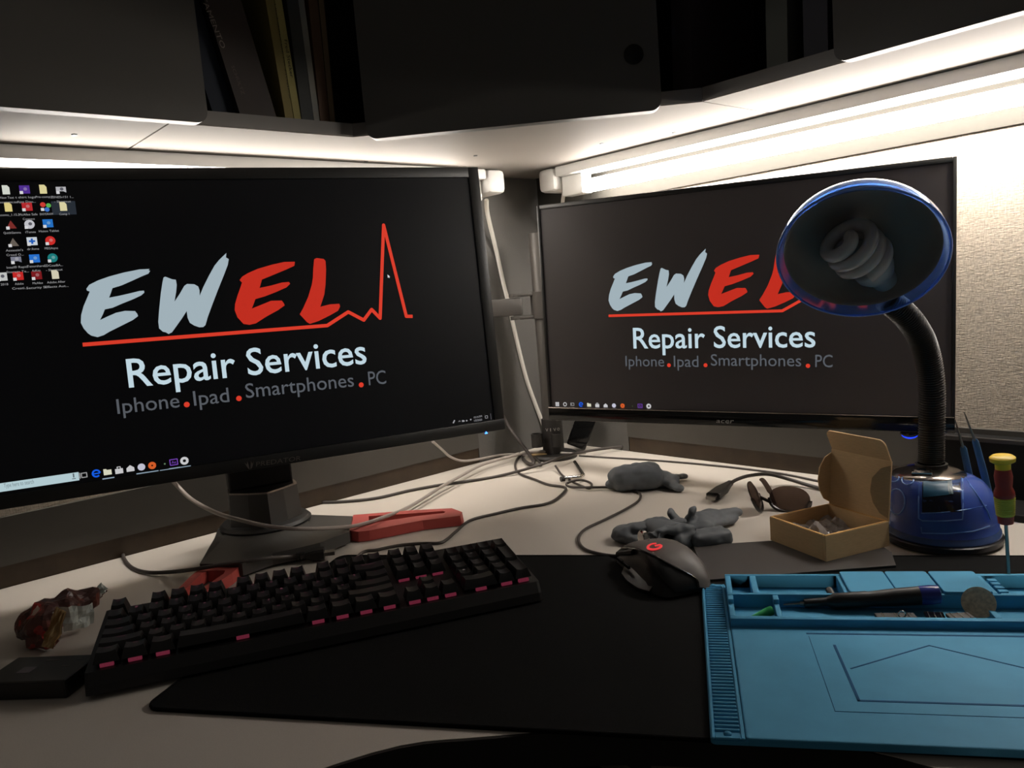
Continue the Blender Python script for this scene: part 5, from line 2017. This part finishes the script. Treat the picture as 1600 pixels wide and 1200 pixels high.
T1, o1 = lens((1180, 775), 0.0210, 0.0220, R(64), 1.072, 'lens')
T2, o2 = lens((1234, 780), 0.0270, 0.0180, R(-22), 1.067, 'lens')
m = MB()
m.tube(spline([T1 @ V((0.018, -0.006, 0)), PL((1205, 785), V((0, 1, 0)), 1.074), T2 @ V((-0.026, -0.004, 0))], 6), 0.0024, 8)
part('bridge', m, M_FRAME, sg, smooth=True)
m = MB()
m.tube(spline([PL((1211, 788), V((0, 1, 0)), 1.070), PL((1203, 768), V((0, 1, 0)), 1.105), PL((1194, 753), V((0, 1, 0)), 1.13), PL((1189, 748), V((0, 1, 0)), 1.138)], 6), [0.0025] * 6 + [0.004] * 12 + [0.003], 10, flat=0.5)
part('temple', m, M_LENS, sg, smooth=True)
m = MB()
m.tube(spline([T2 @ V((0.026, -0.004, 0)), Z((1262, 795), 0.010), Z((1290, 800), 0.006), Z((1330, 806), 0.005)], 6), 0.0030, 10, flat=0.6)
part('temple', m, M_FRAME, sg, smooth=True)

# ================================================================== GLOVES


def capsule(mb, p0, p1, r0, r1, flat=0.5, n=14):
    p0, p1 = V(p0), V(p1)
    d = (p1 - p0)
    L = d.length
    d.normalize()
    pts, rr = [], []
    for k in range(5):
        a = PI / 2 * (k / 4)
        pts.append(p0 - d * (r0 * math.cos(a)))
        rr.append(max(0.0004, r0 * math.sin(a)))
    for k in range(5):
        a = PI / 2 * (1 - k / 4)
        pts.append(p1 + d * (r1 * math.cos(a)))
        rr.append(max(0.0004, r1 * math.sin(a)))
    mb.tube(pts, rr, n, flat=flat)


# lone glove behind: a rounded palm with its cuff folded under at the right
m = MB()
capsule(m, Z((972, 748), 0.020), Z((1015, 744), 0.022), 0.022, 0.024, 0.95)
capsule(m, Z((1000, 742), 0.020), Z((1050, 750), 0.012), 0.024, 0.012, 0.85)
capsule(m, Z((955, 756), 0.010), Z((975, 763), 0.006), 0.012, 0.007, 0.6)
capsule(m, Z((1040, 752), 0.012), Z((1060, 762), 0.007), 0.011, 0.010, 0.6)
capsule(m, Z((1045, 748), 0.009), Z((1069, 744), 0.007), 0.007, 0.006, 0.7)
capsule(m, Z((965, 752), 0.008), Z((1045, 756), 0.006), 0.012, 0.010, 0.5)
g = evaluated_blob(m, 0.0022, 5, 0.0035, 42, 3)
zmin = min(p.z for p in g.v)
g.v = [V((p.x, p.y, max(0.0004, p.z))) for p in g.v]
single('glove', g, M_GLOVE, 'lone grey rubber glove crumpled behind, near the chrome handle', 'glove', group='grey rubber gloves', smooth=True)
# right glove of the pair: fingers to the right
m = MB()
capsule(m, Z((1092, 814), 0.012), Z((1112, 808), 0.013), 0.020, 0.018, 0.6)
capsule(m, Z((1105, 808), 0.014), Z((1150, 800), 0.013), 0.012, 0.010, 0.7)
capsule(m, Z((1095, 824), 0.010), Z((1146, 810), 0.008), 0.010, 0.009, 0.7)
capsule(m, Z((1075, 818), 0.014), Z((1082, 800), 0.030), 0.009, 0.010, 0.55)
capsule(m, Z((1060, 818), 0.014), Z((1051, 803), 0.026), 0.008, 0.009, 0.55)
capsule(m, Z((1066, 826), 0.010), Z((1100, 822), 0.010), 0.014, 0.014, 0.6)
m.box((0, 0, 0.0), (0.052, 0.034, 0.017), frame_T(Z((1108, 839), 0.0105), V((0.98, 0.16, 0)), V((-0.16, 0.98, 0)), UP), 0.005, 3)
g = evaluated_blob(m, 0.0022, 4, 0.0022, 55, 9)
g.v = [V((p.x, p.y, max(0.0004, p.z))) for p in g.v]
single('glove', g, M_GLOVE, 'grey rubber glove with fingers spread to the right, behind the mouse', 'glove', group='grey rubber gloves', smooth=True)
# left glove of the pair: a crumpled open cuff towards the mouse
m = MB()
capsule(m, Z((975, 834), 0.010), Z((1030, 822), 0.016), 0.018, 0.020, 0.55)
capsule(m, Z((1000, 826), 0.018), Z((1060, 816), 0.022), 0.012, 0.010, 0.5)
capsule(m, Z((965, 838), 0.006), Z((1010, 845), 0.008), 0.010, 0.014, 0.5)
capsule(m, Z((1020, 836), 0.022), Z((1040, 848), 0.010), 0.008, 0.009, 0.6)
capsule(m, Z((1030, 830), 0.026), Z((1078, 826), 0.024), 0.007, 0.006, 0.8)
capsule(m, Z((1062, 846), 0.012), Z((1080, 834), 0.018), 0.009, 0.007, 0.8)
capsule(m, Z((1030, 850), 0.006), Z((1072, 850), 0.006), 0.009, 0.009, 0.6)
g = evaluated_blob(m, 0.0022, 3, 0.0042, 48, 21)
g.v = [V((p.x, p.y, max(0.0004, p.z))) for p in g.v]
single('glove', g, M_GLOVE, 'dark grey rubber glove with a gaping cuff, touching the back of the mouse', 'glove', group='grey rubber gloves', smooth=True)

lg = bpy.data.objects['glove.002']
cb_ = Z((1056, 838), 0.0165)
ca = cb_ + V((cb_.x * 0.55 - 0.35, cb_.y, 0)).normalized() * 0.042 + V((-0.010, 0, 0.001))
cdx = (cb_ - ca).normalized()
cdy = UP.cross(cdx).normalized()
m = MB()
rings = []
for t, ry, rz in ((0.0, 0.014, 0.011), (0.35, 0.021, 0.013), (0.75, 0.027, 0.0145), (1.0, 0.030, 0.0150)):
    c = ca.lerp(cb_, t)
    rings.append([c + cdy * (ry * math.cos(2 * PI * k / 22)) + UP * max(-c.z + 0.0006, rz * math.sin(2 * PI * k / 22)) + cdx * (0.004 * math.sin(4 * PI * k / 22 + 1)) for k in range(22)])
inn_ = [[p.lerp(sum(r, V()) / 22, 0.07) for p in r] for r in rings[::-1]]
m.loft(rings + inn_, False, False)
part('cuff', m, M_GLOVE, lg, smooth=True, ang=80)

# ================================================================== SWEET WRAPPER
wr = thing('sweet_wrapper', 'crumpled brown and red foil sweet wrapper with a silver inside', 'wrapper', Z((90, 985), 0.0))
m = MB()
capsule(m, Z((42, 985), 0.014), Z((72, 972), 0.026), 0.014, 0.018, 0.9)
capsule(m, Z((62, 966), 0.024), Z((100, 946), 0.034), 0.018, 0.017, 0.9)
capsule(m, Z((95, 948), 0.032), Z((132, 938), 0.028), 0.017, 0.016, 0.8)
capsule(m, Z((60, 995), 0.010), Z((78, 1000), 0.010), 0.011, 0.010, 0.8)
capsule(m, Z((58, 958), 0.034), Z((54, 948), 0.042), 0.006, 0.004, 0.8)
capsule(m, Z((74, 950), 0.038), Z((70, 940), 0.046), 0.006, 0.004, 0.8)
g = evaluated_blob(m, 0.0048, 1, 0.0085, 46, 5)
g.v = [V((p.x, p.y, max(0.0006, p.z))) for p in g.v]
part('printed_foil', g, M_FOILRED, wr)


def sheet(c00, c10, c01, c11, nu, nv, amp, fr, pleat=0.0, seed=0):
    mm = MB()
    nrm = (c10 - c00).cross(c01 - c00).normalized()

    def fn(u, v):
        p = c00.lerp(c10, u).lerp(c01.lerp(c11, u), v)
        k = noise.noise(V((u * fr + seed, v * fr, 0.5))) * amp
        k += pleat * (1 if int(u * nu) % 2 else -1)
        return p + nrm * k
    mm.grid(fn, nu, nv)
    b = MB()
    b.v = mm.v + [p - nrm * 0.0006 for p in mm.v]
    n = len(mm.v)
    b.f = mm.f + [[i + n for i in f][::-1] for f in mm.f]
    b.mi = [0] * len(b.f)
    return b


m = sheet(Z((92, 950), 0.042), Z((146, 943), 0.032), Z((102, 990), 0.008), Z((147, 974), 0.006), 9, 6, 0.007, 3.2, 0, 2)
part('silver_lining', m, M_FOILSIL, wr, label='pale silver inside of the foil')
m = sheet(Z((91, 949), 0.044), Z((105, 957), 0.040), Z((64, 1010), 0.012), Z((87, 1015), 0.010), 12, 8, 0.004, 4, 0.0012, 7)
part('crimped_end', m, M_FOILGOLD, wr, label='gold ribbed crimp')
m = sheet(Z((138, 934), 0.024), Z((142, 944), 0.016), Z((160, 910), 0.036), Z((168, 922), 0.026), 8, 7, 0.010, 4, 0.0010, 4)
part('twisted_end', m, M_FOILSIL, wr)
m = sheet(Z((140, 946), 0.014), Z((142, 951), 0.010), Z((163, 916), 0.028), Z((169, 923), 0.024), 6, 6, 0.006, 4, 0.0008, 8)
part('twisted_end', m, M_FOILRED, wr)

# ================================================================== SMALL BLACK FLAT BOX at the left
c1, c2 = Z((105, 1092), 0.0), Z((-14, 1096), 0.0)
bx_ = (c1 - c2).normalized()
by_ = V((-bx_.y, bx_.x, 0))
wx = 0.086
sb = thing('plastic_box', 'small flat black box with faint pale print at the left front', 'box', c1 - bx_ * wx / 2, (0, 0, math.atan2(bx_.y, bx_.x)))
dB = 0.054
m = MB()
m.box((wx / 2, dB / 2, 0.0088), (wx, dB, 0.0172), frame_T(c1 - bx_ * wx, bx_, by_, UP), 0.0022, 2)
part('body', m, M_STANDBLK, sb)
TBX = frame_T(c1 - bx_ * wx, bx_, by_, UP)
m = MB()
m.box((wx * 0.36, dB * 0.45, 0.0175), (0.013, 0.012, 0.0003), TBX)
part('label_patch', m, mat('pale print', srgb(84, 76, 82), 0.5), sb)
for fx_, fy_, w_ in ((0.52, 0.80, 0.014), (0.78, 0.55, 0.008), (0.84, 0.80, 0.006)):
    m = MB()
    m.box((wx * fx_, dB * fy_, 0.0175), (w_, 0.0012, 0.0003), TBX)
    part('print_line', m, M_LOGODIM, sb)

# ================================================================== POWER ADAPTER leaning beside the pole
a0 = V((0.118, 1.575, 0))
ad = thing('power_adapter', 'black adapter brick with a speckled face leaning right of the pole', 'adapter', a0)
ax_ = V((0.42, 0.12, 0.90)).normalized()
ay_ = V((-vw.y, vw.x, 0)).normalized()
ay_ = (ay_ - ax_ * ay_.dot(ax_)).normalized()
az_ = ax_.cross(ay_)
TA = frame_T(a0 + ax_ * 0.034 + V((0, 0, 0.010)), ay_, az_, ax_)
m = MB()
m.box((0, 0, 0), (0.040, 0.030, 0.066), TA, 0.003)
part('body', m, M_GLOSSBLK, ad, smooth=True, ang=40)
m = MB()
m.box((-0.0202, 0.0, 0.002), (0.0006, 0.024, 0.056), TA)
part('speckled_face', m, mix_mat('speckle', [srgb(40, 38, 36), srgb(120, 116, 112), srgb(180, 176, 172), srgb(60, 58, 56)], 260), ad)
m = MB()
c = Z((842, 713), 0.006)
m.box((0, 0, 0), (0.034, 0.012, 0.011), frame_T(c, V((1, 0.05, 0)).normalized(), V((-0.05, 1, 0)).normalized(), UP), 0.001)
single('wooden_block', m, M_TAN, 'small tan block behind the foot of the pole', 'block')

# ================================================================== CABLES


def cable(name, label, pts, r, mt, n=10, group=None, flat=1.0):
    ps = [Z((p[0], p[1]), (p[2] if len(p) > 2 else 0.0) + r * 1.02) for p in pts]
    mm = MB()
    mm.tube(spline(ps, 8), r, n, flat=flat)
    return mm


def cthing(name, label, mm, mt):
    r = thing(name, label, 'cable', V((sum(p.x for p in mm.v) / len(mm.v), sum(p.y for p in mm.v) / len(mm.v), 0)))
    part('cord', mm, mt, r, smooth=True)
    return r


# micro usb lead: plug behind the keyboard, loop at the left, then along the wall behind the stand and off to the right
pts = [(472, 869, 0.007), (455, 869.5, 0.008), (430, 871, 0.014), (400, 874.5, 0.018), (350, 881.5, 0.019), (310, 888.5, 0.016), (270, 893.5, 0.004), (232, 894.5, 0.001), (208, 888), (195, 875), (193, 862), (203, 850), (225, 842), (262, 830), (305, 815), (345, 802), (380, 793, 0.001),
       (430, 787, 0.0), (480, 785.5), (540, 783.5), (590, 778), (640, 766.5), (690, 757.5), (744, 750), (778, 744), (811, 736, 0.004), (851, 724, 0.011), (885, 712, 0.012), (930, 703, 0.008), (985, 697, 0.004), (1045, 697.5), (1100, 706), (1160, 719), (1230, 730), (1300, 741)]
mm = cable('', '', pts, 0.0026, M_CABLE)
usb = cthing('usb_cable', 'dark cable looping left of the stand to a bare plug behind the keyboard', mm, M_CABLE)
pa, pb2 = Z((472, 869), 0.0095), Z((503, 865), 0.0095)
d = (pb2 - pa).normalized()
sdv = V((-d.y, d.x, 0))
m = MB()
TP = frame_T(pa, d, sdv, UP)


def pring(x, w, h):
    return [TP @ V((x, w * a, h * b)) for a, b in ((-1, -0.6), (-0.7, -1), (0.7, -1), (1, -0.6), (1, 0.6), (0.7, 1), (-0.7, 1), (-1, 0.6))]


Lp = (pb2 - pa).length
m.loft([pring(0.0, 0.0036, 0.0036), pring(0.006, 0.0040, 0.0040), pring(Lp * 0.55, 0.0085, 0.0070), pring(Lp * 1.12, 0.0088, 0.0076)])
for k in range(3):
    m.loft([pring(-0.006 + 0.004 * k, 0.0044, 0.0044), pring(-0.0035 + 0.004 * k, 0.0044, 0.0044)])
part('plug_body', m, M_STANDBLK, usb, smooth=True, ang=30)
m = MB()
m.box((Lp * 1.12 + 0.007, 0, 0), (0.014, 0.0120, 0.0050), TP, 0.0006)
part('plug_contact', m, M_STEEL, usb)
# pale twin lead hanging across the front of the stand
pts = [(262, 742, 0.115), (276, 758, 0.090), (300, 781, 0.072), (340, 802, 0.062), (385, 815, 0.054), (425, 823, 0.046), (470, 826.5, 0.042), (520, 825, 0.028), (560, 820.5, 0.019), (600, 808, 0.016), (640, 791.5, 0.006), (689, 761, 0.008), (712, 748, 0.009), (754, 726, 0.010), (803, 712, 0.010), (828, 707, 0.010), (856, 706, 0.009), (890, 709, 0.003), (915, 708)]
mm = MB()
for off in (-0.0027, 0.0027):
    ps = [Z((p[0], p[1] + 0), (p[2] if len(p) > 2 else 0.0) + 0.0026 + off * 0.9) + V((0, off * 0.4, 0)) for p in pts]
    mm.tube(spline(ps, 8), 0.0026, 8)
cthing('twin_cable', 'pale grey twin cable hanging in front of the wide monitor stand', mm, M_CABLEG)
# thin clear lead behind the wide monitor
mm = cable('', '', [(676, 690, 0.085), (690, 702, 0.060), (704, 714, 0.030), (722, 720, 0.014), (745, 718, 0.006), (775, 712, 0.003), (800, 710, 0.002), (826, 712)], 0.0024, M_CABLEG)
cthing('thin_cable', 'thin grey lead dropping from the right end of the wide monitor', mm, M_CABLEG)
# thick black lead from the monitor edge to the pole foot
mm = cable('', '', [(786, 650, 0.080), (797, 670, 0.058), (812, 690, 0.034), (824, 706, 0.014), (834, 722, 0.003), (826, 725), (818, 718)], 0.0036, M_CABLE)
cthing('power_cable', 'thick black lead running down to the pole foot from the wide monitor', mm, M_CABLE)
# keyboard lead
kx = KX + math.cos(KT) * 0.02 - math.sin(KT) * 0.085
ky = KY + math.sin(KT) * 0.02 + math.cos(KT) * 0.085
kpt = V((kx, ky, 0.009))
ps = [kpt] + [Z((p[0], p[1]), (p[2] if len(p) > 2 else 0) + 0.0023) for p in [(563, 866), (590, 859), (625, 852), (660, 849), (686, 848.5), (698, 843), (712, 831), (735, 813), (775, 802.5), (815, 793.5), (850, 788), (869, 780), (883, 766.5), (880, 761), (856, 757), (835, 749), (812, 740), (805, 729), (809, 716), (822, 709, 0.002), (836, 716, 0.004), (846, 727, 0.002), (833, 726, 0.004), (820, 719, 0.003), (812, 708, 0.002)]]
mm = MB()
mm.tube(spline(ps, 8), 0.0022, 10)
cthing('keyboard_cable', 'black keyboard lead winding from the pole foot to the back of the keyboard', mm, M_CABLE)
# mouse lead with its small loop
mf = mo + MD * 0.067 + V((0, 0, 0.010))
ps = [Z((p[0], p[1]), (p[2] if len(p) > 2 else 0) + 0.0021) for p in [(868, 728, 0.006), (878, 742), (893, 752), (908, 759), (921, 763), (924, 756), (912, 750.5), (896, 751.5, 0.004), (885, 756.5), (893, 761), (920, 761.5, 0.004), (955, 761.5), (980, 764), (996, 769), (1001, 775), (996, 784), (975, 797), (945, 812), (916, 826), (905, 838), (906, 850), (918, 860), (944, 866.5), (968, 868, 0.004)]] + [mf]
mm = MB()
mm.tube(spline(ps, 8), 0.0020, 10)
cthing('mouse_cable', 'black mouse lead with one small loop near the chrome handle', mm, M_CABLE)
# thin lead along the right wall
mm = cable('', '', [(905, 712), (950, 715), (1010, 718.5), (1080, 724), (1150, 731), (1220, 740), (1280, 752)], 0.0018, M_CABLE)
cthing('thin_cable', 'thin black lead lying along the back of the desk under the right monitor', mm, M_CABLE)
# video lead with a bare connector
ps = [(1140, 756, 0.010), (1152, 749, 0.016), (1172, 743, 0.018), (1200, 741, 0.016), (1230, 748, 0.008), (1262, 758, 0.002), (1300, 768)]
mm = cable('', '', ps, 0.0028, M_CABLE)
hd = cthing('video_cable', 'black video lead ending in a bare connector beside the sunglasses', mm, M_CABLE)
pa, pb2 = Z((1141, 755), 0.0125), Z((1104, 783), 0.0085)
d = (pb2 - pa).normalized()
sdv = UP.cross(d).normalized()
TP = frame_T(pa, d, sdv, d.cross(sdv))
Lp = (pb2 - pa).length
m = MB()
m.loft([pring(-0.002, 0.0040, 0.0040), pring(0.006, 0.0044, 0.0044), pring(Lp * 0.30, 0.0088, 0.0052), pring(Lp * 0.40, 0.0105, 0.0056), pring(Lp * 0.74, 0.0105, 0.0056)])
part('plug_body', m, M_STANDBLK, hd, smooth=True, ang=30)
m = MB()
m.box((Lp * 0.74 + 0.0055, 0, 0), (0.011, 0.0140, 0.0046), TP, 0.0006)
part('plug_contact', m, M_STEEL, hd)
# staple left in the cloth of the right wall
s0, s1 = PL((1537, 671), NB, B_W - 0.001), PL((1557, 674), NB, B_W - 0.001)
m = MB()
m.tube([s0 + NB * 0.003, s0, s1, s1 + NB * 0.003], 0.0006, 6)
single('staple', m, M_CHROME, 'bright staple stuck in the wall cloth above the black box', 'staple')

# ================================================================== LIGHT
w = bpy.data.worlds.new('room')
SC.world = w
w.use_nodes = True
w.node_tree.nodes['Background'].inputs['Color'].default_value = (1.0, 0.92, 0.82, 1)
w.node_tree.nodes['Background'].inputs['Strength'].default_value = 0.045
SC.view_settings.view_transform = 'Standard'
SC.view_settings.look = 'None'
SC.view_settings.exposure = 0.0
SC.view_settings.gamma = 1.0
SC.view_settings.use_curve_mapping = False
